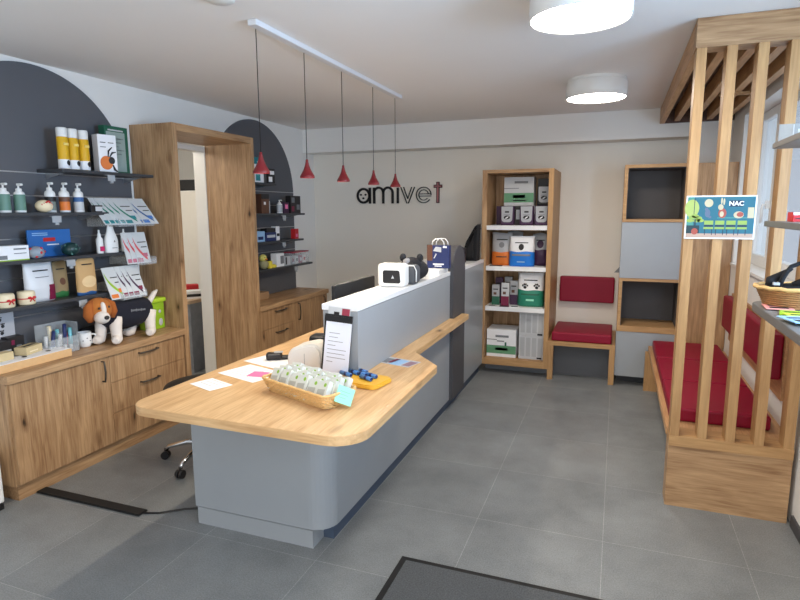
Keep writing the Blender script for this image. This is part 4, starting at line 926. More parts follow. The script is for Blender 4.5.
for dx in (-0.05, 0.06):
    m = MB()
    for q, (ax, az) in enumerate(((0, 0), (-0.022, 0.018), (-0.008, 0.03), (0.008, 0.03), (0.022, 0.018))): m.ball((dx + ax, -0.052, 0.19 + az), 0.016 if q == 0 else 0.008, 0.004, 0.014 if q == 0 else 0.010, seg=10)
    tgt = [o for o in bpy.data.objects if o.get('label', '').startswith('white and emerald')][0]
    obj('printed_paw', m, bblack, tgt)
def small_pack(x, y, z, h_, m1, m2, label):
    t = carton('snack_pack', label, 'pack', (x, y, z), 0.075, 0.035, h_, m1, 0, [('colour_base', 0.0, 1.0, 0.0, 0.42, m2), ('printed_line', 0.15, 0.8, 0.75, 0.8, ink), ('printed_patch', 0.2, 0.6, 0.5, 0.62, brown)], group='snack packs on the third bookcase shelf'); return t
small_pack(-1.10, FY - 0.02, SH[2], 0.20, silver, dgreen, 'grey and green snack pack, front left on the third bookcase shelf')
small_pack(-1.00, FY - 0.06, SH[2], 0.225, ltgrey, maroon, 'pale and maroon snack pack, front middle on the third bookcase shelf')
small_pack(-0.93, FY + 0.03, SH[2], 0.24, silver, purple, 'grey and purple snack pack, right of the maroon one on the third bookcase shelf')
small_pack(-1.09, FY + 0.10, SH[2], 0.26, purple, purple, 'tall dark purple snack pack, behind the green one on the third bookcase shelf')
small_pack(-1.00, FY + 0.12, SH[2], 0.265, silver, brown, 'tall grey snack pack at the back of the third bookcase shelf')
for i, (x, mt) in enumerate(((-1.12, ltgrey), (-1.0, purple), (-0.9, paper))):
    m = MB(); m.box(-0.045, 0.045, -0.035, 0.035, 0, 0.003, m=0); m.box(-0.03, 0.03, -0.02, 0.02, 0.003, 0.004, m=1)
    solo('shelf_leaflet', m, [mt, bblack], ['grey leaflet lying left on the front edge of the third bookcase shelf', 'purple leaflet lying on the front edge of the third bookcase shelf', 'white leaflet lying right on the front edge of the third bookcase shelf'][i], 'leaflet', (x, YF + 0.05, SH[2]), 0.1, 'leaflets on the third bookcase shelf')
carton('food_carton', 'white and green food carton on the bookcase floor, left', 'box', (-1.025, 5.70, 0.156), 0.29, 0.26, 0.275, paper, 0, [('green_band', 0, 1, 0.12, 0.42, green), ('dark_badge', 0.3, 0.72, 0.24, 0.34, dgreen), ('printed_line', 0.0, 0.35, 0.62, 0.64, ink), ('printed_title', 0.3, 0.75, 0.72, 0.8, greyink), ('printed_line', 0.35, 0.6, 0.56, 0.6, greyink), ('printed_curl', 0.62, 0.68, 0.42, 0.55, dgreen)])
for i in range(2):
    dec = []
    for c_ in range(4): dec += [('text_column', 0.06 + 0.24 * c_, 0.24 + 0.24 * c_, 0.12, 0.92, mat('faint_print', (176, 178, 180), 0.6))]
    dec.append(('barcode', 0.75, 0.95, 0.03, 0.1, ink))
    carton('food_carton', ['pale carton covered in small print on the bookcase floor, right, lower of two', 'pale carton covered in small print, stacked on the other in the bookcase'][i], 'box', (-0.735, 5.70, 0.156 + 0.235 * i), 0.235, 0.26, 0.234, ltgrey, 0, dec, group='pale printed cartons')

# ------------------------------------------------------------ things on the desk
ZD = 0.7605
# wicker basket with soap-like boxes
def basket(t, L_, W_, h_, flare, mt, rows=8, posts=26):
    m = MB()
    def loop(z, g): 
        hl, hw, r = L_ / 2 + g, W_ / 2 + g, 0.03
        return rounded([(-hl, -hw), (hl, -hw), (hl, hw), (-hl, hw)], [r] * 4, 4)
    base = loop(0, 0)
    def densify(pl, k=4):
        o = []
        for i in range(len(pl)):
            a, c_ = Vector(pl[i]), Vector(pl[(i + 1) % len(pl)]); n_ = max(1, int((c_ - a).length / 0.016))
            for q in range(n_): o.append(a + (c_ - a) * q / n_)
        return o
    for j in range(rows):
        v = j / (rows - 1); pl = densify(loop(0, flare * v)); pts = []
        for i, p in enumerate(pl):
            off = 0.0042 * (1 if (i + j) % 2 else -1); d = p.normalized() * off; pts.append((p.x + d.x, p.y + d.y, 0.004 + v * (h_ - 0.006)))
        m.tube(pts, h_ / rows * 0.46, 6, closed=True)
    obj('weave', m, mt, t)
    m = MB(); pl = densify(loop(0, flare + 0.002)); m.tube([(p.x, p.y, h_ + 0.002 + 0.001 * math.sin(i * 1.6)) for i, p in enumerate(pl)], 0.0065, 8, closed=True); obj('rim', m, mt, t)
    m = MB(); m.prism([tuple(p) for p in base], 0, 0.006); obj('bottom', m, mt, t)
t = thing('wicker_basket', 'rectangular light wicker basket full of small white boxes on the reception desk', 'basket', (-1.295, 2.235, ZD), -0.38)
basket(t, 0.42, 0.15, 0.062, 0.02, wicker)
bw, bh, bd = 0.062, 0.102, 0.028
boxp = thing('soap_box', 'x', 'box', (0, 0, 0), 0, 'white boxes with a green dot in the desk basket')
m = MB(); m.box(-bw / 2, bw / 2, -bd / 2, bd / 2, 0, bh, bev=0.001); obj('box', m, mat('glossy_white_box', (214, 217, 210), 0.45), boxp)
m = MB(); m.prism([(0.012 + 0.008 * math.cos(k * PI / 6), bh - 0.02 + 0.009 * math.sin(k * PI / 6)) for k in range(12)], -bd / 2 - 0.0008, -bd / 2, 'y'); obj('green_dot', m, mat('fresh_green', (140, 186, 60), 0.5), boxp)
m = MB(); m.box(-bw / 2 + .005, bw / 2 - .012, -bd / 2 - 0.0008, -bd / 2, 0.012, 0.062); obj('grey_field', m, mat('pale_stone', (178, 180, 172), 0.6), boxp)
Mb = Matrix.Translation((-1.295, 2.235, ZD + 0.012)) @ Matrix.Rotation(-0.38, 4, 'Z')
first = True; k = 0
rowname = ['front', 'second', 'third', 'back']; colname = ['leftmost', 'second from the left', 'third from the left', 'fourth from the left', 'fifth from the left', 'rightmost']
for rj in range(4):
    for ci in range(6):
        loc = Mb @ Vector((-0.172 + ci * 0.068 + 0.006 * (rj % 2), -0.070 + rj * 0.036, 0.0 + 0.004 * ((ci + rj) % 2)))
        o = boxp if first else dup(boxp, loc)
        first = False
        o['label'] = 'small white box with green dot in the desk basket, %s row, %s' % (rowname[rj], colname[ci])
        o.matrix_world = Matrix.Translation(loc) @ Matrix.Rotation(-0.38 + random.uniform(-0.06, 0.06), 4, 'Z') @ Matrix.Rotation(-0.55 + random.uniform(-.05, .05), 4, 'X') @ Matrix.Rotation(random.uniform(-.05, .05) - 0.12, 4, 'Y')
# sticky note on the basket end
b = MB(); b.box(-0.038, 0.038, -0.0006, 0.0006, -0.04, 0.036); 
for q in range(3): b.box(-0.024, 0.02 - q * 0.006, -0.0012, -0.0006, 0.012 - q * 0.014, 0.0135 - q * 0.014, m=1)
o = solo('sticky_note', b, [mint, greyink], 'mint green sticky note hanging on the right end of the desk basket', 'note', (-1.062, 2.145, ZD + 0.056)); o.rotation_euler = (-0.5, 0.42, 0.55)
# yellow dish with blue pens
t = thing('yellow_dish', 'flat yellow dish holding blue pen tubes beside the desk basket', 'dish', (-1.145, 2.51, ZD), -0.15)
m = MB(); pl = rounded([(-0.125, -0.095), (0.13, -0.095), (0.13, 0.09), (-0.125, 0.095)], [0.04] * 4, 6); m.prism(pl, 0, 0.022, bev=0.006); obj('dish', m, mat('mustard', (226, 172, 52), 0.5, noise=0.1, nscale=40), t)
dishM = Matrix.Translation((-1.15, 2.515, ZD + 0.0335))
pn = 0
for (px_, py_) in ((-0.088, 0.0), (-0.070, 0.045), (-0.035, 0.075), (-0.02, 0.03), (0.035, -0.03), (0.04, 0.02)):
    m = MB(); m.cyl((-0.04, 0, 0), (0.04, 0, 0), 0.0105, n=14); m.cyl((-0.043, 0, 0), (-0.04, 0, 0), 0.008, n=12, m=1); m.cyl((0.04, 0, 0), (0.044, 0, 0), 0.007, n=12, m=1); m.cyl((-0.005, 0, 0), (0.012, 0, 0), 0.0108, n=14, m=1)
    p = dishM @ Vector((px_, py_, 0)); o = solo('blue_tube', m, [mat('denim_blue', (74, 124, 182), 0.35), navy], ['blue capped tube at the far left of the yellow dish', 'blue capped tube at the back of the yellow dish', 'blue capped tube left of centre in the yellow dish', 'blue capped tube in the centre of the yellow dish', 'blue capped tube at the front of the yellow dish', 'blue capped tube at the right of the yellow dish'][pn], 'tube', p, -0.45, 'blue tubes in the yellow dish'); pn += 1
# papers
def sheet(name, label, c, w_, d_, rot, mt=paper, lines=0, cat='paper', z=ZD, extra=None):
    t = thing(name, label, cat, (c[0], c[1], z), rot)
    m = MB(); m.box(-w_ / 2, w_ / 2, -d_ / 2, d_ / 2, 0, 0.0012); obj('sheet', m, mt, t)
    if lines:
        m = MB()
        for q in range(lines): m.box(-w_ * 0.38, w_ * (0.3 - 0.08 * (q % 3)), d_ * 0.38 - q * d_ * 0.75 / lines - 0.002, d_ * 0.38 - q * d_ * 0.75 / lines, 0.0012, 0.0016)
        obj('printed_lines', m, greyink, t)
    for (x0, x1, y0, y1, mm) in (extra or []):
        m = MB(); m.box(x0 * w_, x1 * w_, y0 * d_, y1 * d_, 0.0012, 0.0018); obj('printed_picture', m, mm, t)
    return t
sheet('folded_card', 'white card with small print near the left edge of the desk', (-1.83, 2.225), 0.18, 0.125, -0.35, paper, 3, 'card')
sheet('letter_sheet', 'white A4 letter lying on the desk under a pink note', (-1.76, 2.46), 0.29, 0.21, -0.30, paper, 6)
b = MB(); b.box(-0.045, 0.045, -0.045, 0.045, 0, 0.001); solo('pink_note', b, pink, 'pink square note on the white letter', 'note', (-1.71, 2.45, ZD + 0.0018), 0.1)
sheet('letter_sheet', 'white sheet under the black scanner', (-1.79, 2.71), 0.27, 0.20, -0.30, paper, 0)
sheet('flyer', 'colourful brochure lying near the right corner of the desk', (-1.115, 2.93), 0.22, 0.13, -0.25, ltgrey, 0, 'flyer', ZD, [(-0.5, -0.2, -0.4, 0.3, greyink), (-0.12, 0.2, -0.45, 0.35, ltblue), (-0.2, -0.08, -0.3, 0.4, maroon), (0.25, 0.48, -0.4, 0.35, mat('mauve', (150, 120, 132), 0.5))])
t = thing('barcode_scanner', 'black handheld scanner with cable lying on the desk papers', 'scanner', (-1.80, 2.74, ZD + 0.002), 0.5)
m = MB(); m.box(-0.045, 0.045, -0.028, 0.028, 0, 0.04, bev=0.012, seg=3); m.box(0.03, 0.12, -0.02, 0.02, 0, 0.022, bev=0.008, seg=3); obj('body', m, black, t)
m = MB(); m.box(0.0, 0.05, -0.018, 0.018, 0.041, 0.044); obj('display', m, silver, t)
m = MB(); m.tube([(0.11, 0, 0.012), (0.16, -0.02, 0.006), (0.2, 0.02, 0.005), (0.27, 0.05, 0.005)], 0.004); obj('cable', m, black, t)
t = thing('label_printer', 'white rounded desktop device on the desk behind the basket', 'printer', (-1.512, 2.64, ZD), 0.1)
m = MB(); prof = rounded([(-0.10, 0), (0.10, 0), (0.10, 0.17), (-0.10, 0.12)], [0.01, 0.01, 0.06, 0.07], 8); m.prism(prof, -0.07, 0.07, 'y', bev=0.012); obj('housing', m, offwhite, t)
m = MB(); m.box(-0.001, 0.001, -0.0706, -0.07, 0.01, 0.1); obj('seam', m, greyink, t)
b = MB(); b.box(-0.10, 0.09, -0.05, 0.05, 0, 0.15, bev=0.02, seg=3); solo('card_terminal', b, black, 'black device standing behind the white printer', 'device', (-1.50, 2.83, ZD), 0.1)
# clipboard leaning on the end of the screen
t = thing('clipboard', 'black clipboard with a printed white sheet leaning on the desk screen end', 'clipboard', (-1.312, 2.540, ZD + 0.003)); t.rotation_euler = (-0.105, 0, 0.0)
Mc = Matrix.Rotation(0.06, 4, 'Y')
m = MB(); m.box(-0.082, 0.072, -0.002, 0.002, 0.0, 0.318, T=Mc); obj('board', m, black, t)
m = MB(); m.box(-0.072, 0.072, -0.0032, -0.002, 0.008, 0.280, T=Mc); obj('sheet', m, mat('cool_paper', (226, 230, 242), 0.6), t)
m = MB()
for q, (a_, c_) in enumerate(((-.05, .01), (-.05, .0), (-.055, .03), (-.055, -.01), (-.055, .05), (-.055, .045), (-.055, .05), (-.055, -.02))): m.box(a_, c_, -0.0038, -0.0032, 0.222 - q * 0.021, 0.2245 - q * 0.021, T=Mc)
obj('printed_lines', m, greyink, t)
m = MB(); m.box(-0.082, 0.072, -0.006, -0.002, 0.283, 0.310, bev=0.001, T=Mc); obj('clamp', m, black, t)
m = MB(); m.box(-0.068, 0.056, 0.002, 0.003, 0.30, 0.355, T=Mc); 
o = obj('picture_card', m, ltgrey, t, label='photo card tucked behind the clamp')
m = MB(); m.box(0.010, 0.052, 0.0008, 0.002, 0.312, 0.352, T=Mc); m.box(-0.035, -0.005, 0.0008, 0.002, 0.312, 0.332, m=1, T=Mc); obj('printed_picture', m, [mat('crimson_pic', (150, 50, 70), 0.5), bblack], o)

# monitor on the staff side
t = thing('computer_monitor', 'black monitor seen from behind on the staff side of the desk', 'monitor', (-1.52, 3.24, ZD))
m = MB(); m.box(-0.015, 0.012, -0.29, 0.29, 0.08, 0.412, bev=0.004); m.box(0.012, 0.03, -0.12, 0.12, 0.15, 0.33, bev=0.006); obj('housing', m, mat('monitor_black', (22, 23, 27), 0.6), t)
m = MB(); m.box(-0.0165, -0.015, -0.28, 0.28, 0.09, 0.41); obj('screen', m, mat('screen_glass', (16, 18, 22), 0.15), t)
m = MB(); m.box(0.02, 0.045, -0.03, 0.03, 0.01, 0.25); m.box(-0.08, 0.10, -0.11, 0.11, 0, 0.012, bev=0.004); obj('stand', m, black, t)
m = MB(); m.box(0.0302, 0.031, -0.004, 0.012, 0.285, 0.31); m.box(0.0302, 0.031, 0.0, 0.03, 0.25, 0.27); obj('emblem', m, silver, t)
b = MB(); b.box(-0.03, 0.03, -0.04, 0.04, 0, 0.375, bev=0.004); solo('white_box', b, white, 'white upright box beside the monitor behind the desk screen', 'box', (-1.46, 3.63, ZD))
b = MB(); b.box(-0.03, 0.03, -0.03, 0.03, 0, 0.40, bev=0.004); solo('peach_box', b, mat('peach', (226, 170, 140), 0.6), 'peach-coloured upright box beside the white one behind the desk screen', 'box', (-1.46, 3.76, ZD))

# pet carrier toy boxes and plush on the screen cap
ZP = 1.131
t = thing('pet_carrier', 'white soft-edged pet carrier with black mesh window on the desk screen', 'pet carrier', (-1.295, 3.34, ZP), 0.05)
m = MB(); m.box(-0.095, 0.085, -0.055, 0.055, 0, 0.145, bev=0.024, seg=3); obj('case', m, white, t)
m = MB(); m.prism(rounded([(-0.055, 0.025), (0.06, 0.025), (0.052, 0.105), (-0.055, 0.105)], [0.012] * 4, 4), -0.0575, -0.054, 'y'); obj('mesh_window', m, black, t)
m = MB(); m.prism([(0.0, 0.055), (0.018, 0.055), (0.009, 0.075)], -0.0585, -0.0575, 'y'); obj('emblem', m, ltgrey, t)
t = thing('pet_carrier', 'grey pet carrier with white piping behind the white one on the desk screen', 'pet carrier', (-1.27, 3.49, ZP), 0.05)
m = MB(); m.box(-0.09, 0.085, -0.06, 0.06, 0, 0.125, bev=0.03, seg=3); obj('case', m, mat('mid_grey_fabric', (84, 86, 90), 0.8), t)
m = MB(); m.tube([(0.086, -0.062 + 0.0, 0.02), (0.086, -0.058, 0.09), (0.07, -0.058, 0.122), (-0.07, -0.058, 0.122), (-0.088, -0.058, 0.09), (-0.088, -0.06, 0.02)], 0.004); obj('piping', m, white, t)
t = thing('plush_raccoon', 'black and grey plush animal with round ears lying behind the pet carriers', 'soft toy', (-1.28, 3.68, ZP))
gf = mat('charcoal_plush', (38, 38, 42), 0.95, bump=0.8, bscale=240); lf = mat('grey_plush', (150, 150, 154), 0.95, bump=0.8, bscale=240)
m = MB(); m.ball((0, 0.02, 0.07), 0.09, 0.10, 0.07); obj('body', m, gf, t)
m = MB(); m.ball((-0.01, -0.03, 0.11), 0.075, 0.05, 0.05); hd = obj('head', m, gf, t)
m = MB(); m.ball((-0.03, -0.06, 0.125), 0.03, 0.025, 0.03); obj('face_patch', m, lf, hd)
for s_ in (-1, 1):
    m = MB(); m.ball((-0.01 + s_ * 0.06, -0.03, 0.155), 0.024, 0.016, 0.028); obj('ear', m, gf, hd)
m = MB(); m.ball((0.0, -0.075, 0.115), 0.02, 0.02, 0.016); obj('muzzle', m, gf, hd)
b = MB(); b.box(-0.05, 0.05, -0.04, 0.04, 0, 0.05, bev=0.01); solo('black_case', b, black, 'small black case on the desk screen right of the plush animal', 'case', (-1.33, 3.92, ZP))
b = MB(); b.box(-0.10, 0.09, -0.12, 0.12, 0, 0.035, bev=0.002); solo('white_carton', b, white, 'flat white carton under the navy shopping bag', 'box', (-1.30, 4.15, ZP))
t = thing('shopping_bag', 'navy paper shopping bag with white handles on the desk screen', 'bag', (-1.262, 4.20, ZP + 0.0355), 0.0); t.scale = (0.86, 0.8, 0.93)
m = MB(); m.box(-0.10, 0.10, -0.035, 0.035, 0, 0.185, bev=0.001); obj('bag', m, navy, t)
m = MB(); m.box(-0.10, -0.05, -0.0365, -0.035, 0.06, 0.19); obj('printed_photo', m, brown, t)
m = MB(); m.prism([(-0.045, 0.14), (0.03, 0.13), (0.03, 0.17), (-0.02, 0.175)], -0.0365, -0.035, 'y'); m.prism([(-0.04, 0.08), (-0.03, 0.08), (-0.01, 0.115), (-0.02, 0.12)], -0.0365, -0.035, 'y'); obj('printed_figure', m, ltgrey, t)
m = MB(); m.box(-0.045, 0.055, -0.0365, -0.035, 0.028, 0.038); m.box(-0.03, 0.035, -0.0365, -0.035, 0.014, 0.022); m.box(0.045, 0.08, -0.0365, -0.035, 0.165, 0.18); obj('printed_lines', m, paper, t)
for y in (-0.03, 0.03):
    m = MB(); dx = 0.02 if y > 0 else 0.0; m.tube([(-0.055 + dx, y, 0.18), (-0.05 + dx, y, 0.215), (-0.025 + dx, y, 0.238), (0.025 + dx, y, 0.238), (0.05 + dx, y, 0.215), (0.055 + dx, y, 0.18)], 0.005); obj('handle', m, white, t)
# far end of the counter
t = thing('black_tray', 'black letter tray on the far end of the counter', 'tray', (-1.40, 5.02, ZP))
m = MB(); m.box(-0.16, 0.12, -0.1, 0.1, 0, 0.012); m.box(-0.16, 0.12, 0.09, 0.1, 0.012, 0.12); m.box(-0.16, -0.15, -0.1, 0.1, 0.012, 0.12); m.box(0.11, 0.12, -0.1, 0.1, 0.012, 0.12); m.box(-0.16, 0.12, -0.1, 0.1, 0.12, 0.132); obj('tray', m, black, t)
m = MB(); m.box(-0.14, 0.10, -0.09, 0.08, 0.132, 0.14); obj('cover', m, bblack, t)
b = MB(); b.prism([(0.0, 0), (0.14, 0), (0.145, 0.34), (0.12, 0.32), (0.04, 0.18), (0.01, 0.08)], -0.10, 0.10, 'y', bev=0.03); solo('black_backpack', b, blackcloth, 'black backpack slumped on the counter against the tall bookcase', 'bag', (-1.36, 5.34, ZP))
b = MB(); b.box(-0.04, 0.04, -0.012, 0.012, 0, 0.006, bev=0.002); solo('black_pen_case', b, black, 'thin black pen lying on the counter beside the rounded column', 'pen', (-1.28, 4.80, ZP), 0.4)

# ------------------------------------------------------------ stool behind the desk
t = thing('swivel_stool', 'black round swivel stool on chrome castor base behind the desk', 'stool', (-2.42, 2.90, 0))
m = MB(); m.lathe([(0, 0.44), (0.20, 0.44), (0.255, 0.455), (0.268, 0.48), (0.255, 0.508), (0.20, 0.52), (0, 0.522)], n=40); obj('seat', m, mat('black_seat', (20, 20, 24), 0.55), t)
m = MB(); m.cyl((0, 0, 0.09), (0, 0, 0.30), 0.026); m.cyl((0, 0, 0.30), (0, 0, 0.44), 0.016); obj('gas_column', m, chrome, t)
for k in range(5):
    a = math.radians(200 + 72 * k - 0); d = Vector((math.cos(a), math.sin(a), 0))
    m = MB(); m.tube([d * 0.02 + Vector((0, 0, 0.12)), d * 0.15 + Vector((0, 0, 0.115)), d * 0.27 + Vector((0, 0, 0.085)), d * 0.29 + Vector((0, 0, 0.06))], [0.022, 0.018, 0.014, 0.012], 10); lg = obj('leg', m, chrome, t)
    n_ = Vector((-d.y, d.x, 0)); c_ = d * 0.295 + Vector((0, 0, 0.026))
    m = MB(); m.cyl(c_ - n_ * 0.022, c_ - n_ * 0.004, 0.026, n=20); m.cyl(c_ + n_ * 0.004, c_ + n_ * 0.022, 0.026, n=20); m.cyl(c_ + Vector((0, 0, 0.01)), c_ + Vector((0, 0, 0.045)), 0.008); obj('castor', m, black, lg)

# ------------------------------------------------------------ floor things
b = MB(); b.prism([(-3.06, 2.165), (-2.30, 2.165), (-2.30, 2.232), (-3.06, 2.232)], 0.0005, 0.012, 'z', bev=0.005); solo('cable_cover', b, rubber, 'black rubber cable cover strip across the floor from the near cabinet', 'cable cover')
b = MB(); b.tube([(-2.302, 2.20, 0.006), (-2.22, 2.23, 0.006), (-2.12, 2.31, 0.006), (-2.02, 2.36, 0.006), (-1.93, 2.42, 0.006), (-1.88, 2.6, 0.006)], 0.005); solo('floor_cable', b, black, 'black cable running from the floor strip under the desk', 'cable')
t = thing('door_mat', 'dark grey entrance mat with black rubber border at the bottom of the picture', 'mat', (-0.2, 1.6, 0))
m = MB(); m.box(-0.865, 0.45, 0.9, 2.315, 0.0005, 0.006); obj('border', m, rubber, t, True)
m = MB(); m.box(-0.835, 0.42, 0.93, 2.285, 0.006, 0.011); obj('pile', m, carpet(), t, True)
t = thing('waste_bin', 'white bin with black foot at the left picture edge beside the cabinet', 'bin', (-3.17, 1.88, 0))
m = MB(); m.box(-0.11, 0.11, -0.11, 0.11, 0.035, 0.30, bev=0.01); obj('body', m, white, t)
m = MB(); m.box(-0.10, 0.115, -0.10, 0.10, 0, 0.035, bev=0.004); obj('foot', m, black, t)

# ------------------------------------------------------------ picture board on the slatted screen
t = thing('poster_board', 'teal waiting room picture board reading NAC fixed to the slats', 'poster', (0.472, YS - 0.004, 1.56))
bw_, bh_ = 0.309, 0.213
m = MB(); m.box(-bw_ / 2, bw_ / 2, -0.004, 0.0055, -bh_ / 2, bh_ / 2); obj('board', m, paper, t)
pm = [mat('poster_teal', (26, 98, 116), 0.5), mat('poster_glow', (160, 178, 96), 0.5), mat('poster_navy', (16, 38, 62), 0.5), mat('poster_lime', (140, 166, 76), 0.5), mat('poster_cream', (190, 178, 146), 0.5), mat('poster_red', (160, 72, 58), 0.5), mat('poster_floor', (178, 150, 132), 0.5), mat('poster_slate', (86, 100, 124), 0.5), mat('poster_dark', (14, 50, 58), 0.5), mat('poster_sea', (66, 136, 128), 0.5), paper]
m = MB()
def R_(x0, x1, z0, z1, mi, dy=0.0): 
    X = lambda u: -0.148 + u * 0.296; Z = lambda v: -0.1 + v * 0.2
    m.box(X(x0), X(x1), -0.0052 - dy, -0.004 - dy, Z(z0), Z(z1), m=mi)
def D_(cx, cz, rx, rz, mi, dy=0.0006):
    m.prism([(-0.148 + 0.296 * (cx + rx * math.cos(k * PI / 9)), -0.1 + 0.2 * (cz + rz * math.sin(k * PI / 9))) for k in range(18)], -0.0052 - dy, -0.0046 - dy, 'y', m=mi)
R_(0, 1, 0, 1, 0); R_(0, 0.10, 0.3, 1, 9, .0003); D_(0.07, 0.72, 0.11, 0.22, 1, .0005); R_(0, 1, 0, 0.10, 6, .0004); R_(0.0, 0.2, 0.1, 0.3, 8, .0006)
D_(0.32, 0.85, 0.065, 0.10, 4); R_(0.10, 0.11, 0.58, 0.98, 2, .0008)
for cx, cz in ((0.08, 0.5), (0.13, 0.53), (0.18, 0.48), (0.05, 0.42), (0.15, 0.42), (0.21, 0.42)): D_(cx, cz, 0.055, 0.045, 3, .0009)
R_(0.12, 0.14, 0.2, 0.45, 8, .001); D_(0.13, 0.15, 0.05, 0.08, 5, .0012)
R_(0.46, 0.90, 0.475, 0.50, 9, .0008)
for i in range(4):
    a = 0.27 + i * 0.165; R_(a, a + 0.135, 0.32, 0.42, 3, .001); R_(a, a + 0.135, 0.27, 0.31, 2, .001); R_(a - 0.005, a + 0.14, 0.21, 0.26, 3, .001); R_(a + 0.01, a + 0.02, 0.06, 0.21, 2, .001); R_(a + 0.115, a + 0.125, 0.06, 0.21, 2, .001)
D_(0.31, 0.60, 0.04, 0.10, 7, .001); D_(0.29, 0.70, 0.025, 0.04, 7, .0012); R_(0.33, 0.37, 0.48, 0.53, 7, .001)
D_(0.53, 0.60, 0.06, 0.12, 5, .001); D_(0.50, 0.75, 0.04, 0.07, 4, .0013); D_(0.51, 0.90, 0.014, 0.08, 4, .0011); D_(0.545, 0.88, 0.014, 0.08, 4, .0011); D_(0.52, 0.58, 0.03, 0.07, 4, .0014)
D_(0.77, 0.56, 0.075, 0.085, 4, .001); D_(0.79, 0.57, 0.05, 0.06, 5, .0013); R_(0.90, 0.99, 0.48, 0.74, 4, .001)
R_(0.63, 0.82, 0.76, 0.91, 2, .001)
obj('printed_scene', m, pm, t)
lettering('printed_letters', 'NAC', 0.030, t, (-0.148 + 0.296 * 0.725, -0.0070, -0.1 + 0.2 * 0.832), FRONT, paper, 0.0003, bold=0.0009)

# ------------------------------------------------------------ display shelves at the right picture edge
def side_shelf(z, y1, label, th=0.022, poly=None):
    m = MB(); poly = poly or [(0.555, 1.2), (XR - 0.001, 1.2), (XR - 0.001, y1), (0.555, y1)]
    m.prism(poly, z - th, z, 'z', bev=0.002); return solo('display_shelf', m, mat('taupe_shelf', (112, 108, 104), 0.45), label, 'shelf')
side_shelf(1.855, 2.70, 'upper grey wall shelf at the right picture edge, above eye height')
side_shelf(1.552, 2.72, 'middle grey wall shelf at the right picture edge')
side_shelf(1.232, 2.70, 'lowest grey wall shelf with rounded corner at the right, under the wicker basket', 0.03, rounded([(0.515, 1.2), (XR - 0.001, 1.2), (XR - 0.001, 2.69), (0.515, 2.69)], [0, 0, 0, 0.10], 10))
t = thing('acrylic_card_stand', 'small clear card stand on the upper right shelf', 'card stand', (0.612, 2.65, 1.8555), -0.1)
m = MB(); m.box(-0.05, 0.05, -0.002, 0.002, 0, 0.065); m.box(-0.05, 0.05, -0.002, 0.05, 0, 0.003); obj('holder', m, mat('smoky_acrylic', (170, 172, 170), 0.2, alpha=0.6), t)
m = MB(); m.box(-0.004, -0.001, -0.003, -0.002, 0.004, 0.062); m.box(0.012, 0.036, -0.003, -0.002, 0.02, 0.045); obj('card', m, ltgrey, t)
carton('product_box', 'red and white small box on the middle right shelf', 'box', (0.68, 2.58, 1.5525), 0.14, 0.08, 0.035, red, 0, [('white_band', 0, 1, 0.7, 1, paper), ('dark_lines', 0.05, 0.95, 0.3, 0.4, bblack)])
t = thing('wicker_basket', 'brown oval wicker basket on the lowest right shelf holding black harnesses', 'basket', (0.675, 2.55, 1.2325), 0.0)
m = MB(); R1, R2 = 0.13, 0.095
for j in range(9):
    v = j / 8; pts = []
    for k in range(56):
        a = 2 * PI * k / 56; s_ = 1 + 0.22 * v + 0.012 * (1 if (k + j) % 2 else -1); pts.append((R1 * s_ * math.cos(a), R2 * s_ * math.sin(a), 0.004 + v * 0.066))
    m.tube(pts, 0.0042, 6, closed=True)
obj('weave', m, wickerd, t)
m = MB(); m.tube([(R1 * 1.27 * math.cos(2 * PI * k / 48), R2 * 1.27 * math.sin(2 * PI * k / 48), 0.074 + 0.002 * math.sin(k * 2.1)) for k in range(48)], 0.0075, 8, closed=True); obj('rim', m, wicker, t)
m = MB(); m.lathe([(1, 0), (1, 0.005), (0, 0.005)], n=40)
for v in m.bm.verts: v.co.x *= R1; v.co.y *= R2
obj('bottom', m, wickerd, t)
t = thing('pet_harness', 'black webbing pet harness heaped in the brown wicker basket', 'harness', (0.625, 2.53, 1.287))
m = MB(); m.ball((0.03, 0.01, 0.006), 0.115, 0.078, 0.03)
m.tube([(-0.05, -0.02, 0.02), (-0.03, -0.02, 0.07), (-0.01, -0.01, 0.10), (0.02, 0, 0.112), (0.045, 0, 0.10), (0.06, 0, 0.07), (0.07, 0.0, 0.02)], [0.010, 0.009, 0.008, 0.008, 0.008, 0.009, 0.010], 8)
m.tube([(-0.075, -0.01, 0.02), (-0.07, 0, 0.045), (-0.04, 0.01, 0.062), (0.0, 0.02, 0.09)], [0.016, 0.018, 0.014, 0.007], 10)
m.tube([(0.0, -0.02, 0.03), (0.03, -0.03, 0.05), (0.07, -0.02, 0.045), (0.09, -0.01, 0.03)], 0.014, 8); m.tube([(0.05, 0, 0.03), (0.075, 0.0, 0.055), (0.10, 0.0, 0.05)], 0.010, 8)
obj('webbing', m, blackcloth, t)
m = MB(); m.box(-0.07, -0.05, -0.05, -0.03, 0.032, 0.042); obj('buckle', m, silver, t)
random.seed(11)
LL = ['lime green leaflet on the lowest right shelf, before the basket', 'pink leaflet on the lowest right shelf, nearest its rounded corner', 'yellow green leaflet on the lowest right shelf at the picture edge', 'pale blue leaflet on the lowest right shelf edge']
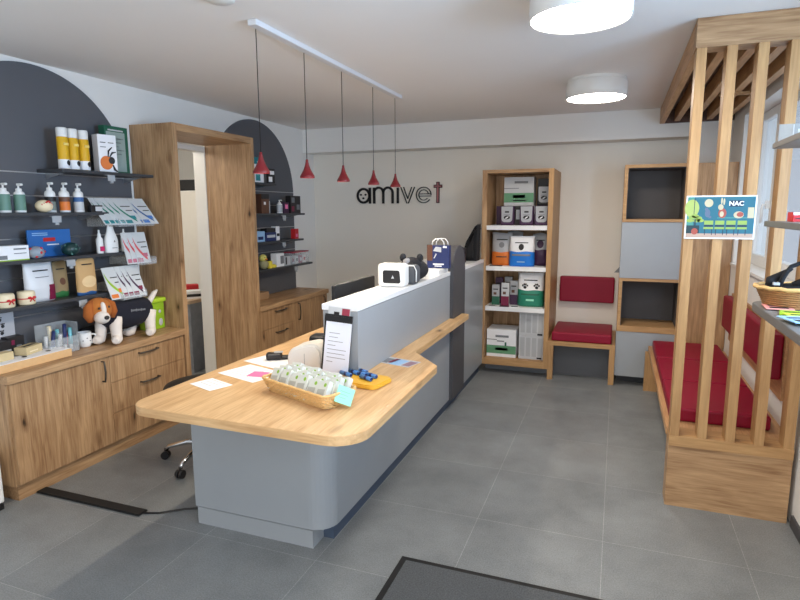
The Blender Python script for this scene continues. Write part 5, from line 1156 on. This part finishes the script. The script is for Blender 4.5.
for i, (x, y, mt) in enumerate(((0.60, 2.36, lime), (0.575, 2.48, mat('salmon', (226, 150, 140), 0.6)), (0.60, 2.26, mat('acid', (190, 220, 60), 0.6)), (0.57, 2.17, ltblue))):
    m = MB(); m.box(-0.045, 0.045, -0.06, 0.06, 0, 0.003, m=0); m.box(-0.03, 0.03, -0.045, -0.01, 0.003, 0.0036, m=1); m.box(-0.03, 0.02, 0.01, 0.03, 0.003, 0.0036, m=1)
    solo('leaflet', m, [mt, bblack], LL[i], 'leaflet', (x, y, 1.2325 + 0.0037 * i), 0.15 * (i - 1.5), 'leaflets on the lowest right shelf')

# ------------------------------------------------------------ things in the room behind the passage
t = thing('white_fridge', 'tall white refrigerator seen through the passage', 'fridge', (-4.62, 5.55, 0))
m = MB(); m.box(-0.3, 0.3, -0.28, 0.30, 0.02, 1.83, bev=0.01); obj('body', m, white, t)
m = MB(); m.box(-0.29, 0.29, -0.305, -0.282, 0.05, 1.82, bev=0.006); obj('door', m, offwhite, t)
b = MB(); b.box(-0.26, 0.26, -0.17, 0.2, 0, 0.12, bev=0.01); solo('black_box', b, black, 'black box on top of the refrigerator in the next room', 'box', (-4.62, 5.46, 1.831))
t = thing('lab_bench', 'grey bench with clutter seen through the passage', 'bench', (-4.15, 4.78, 0))
m = MB(); m.box(-0.26, 0.26, -0.3, 0.3, 0.70, 0.73); obj('top', m, mat('bench_wood', (190, 160, 130), 0.5), t)
m = MB(); m.box(-0.25, 0.25, -0.28, 0.29, 0.0, 0.70); obj('cupboard', m, mat('bench_grey', (128, 130, 136), 0.6, noise=0.25, nscale=14), t)
carton('binder_box', 'white and black lettered box on the bench in the next room', 'box', (-4.02, 4.66, 0.7305), 0.24, 0.12, 0.08, paper, 0.8, [('black_print', 0.05, 0.95, 0.25, 0.6, ink)])
carton('binder_box', 'small red box on the bench in the next room', 'box', (-4.12, 4.80, 0.7305), 0.12, 0.1, 0.12, red, 0.8, [])
pl_ = bpy.data.lights.new('next_room_fill', 'POINT'); pl_.energy = 24; pl_.color = (1, 0.93, 0.82); pl_.shadow_soft_size = 0.15  # unseen fill light added to brighten the room beyond the passage
po = bpy.data.objects.new('next_room_fill', pl_); COL.objects.link(po); po.location = (-4.6, 3.6, 2.3)
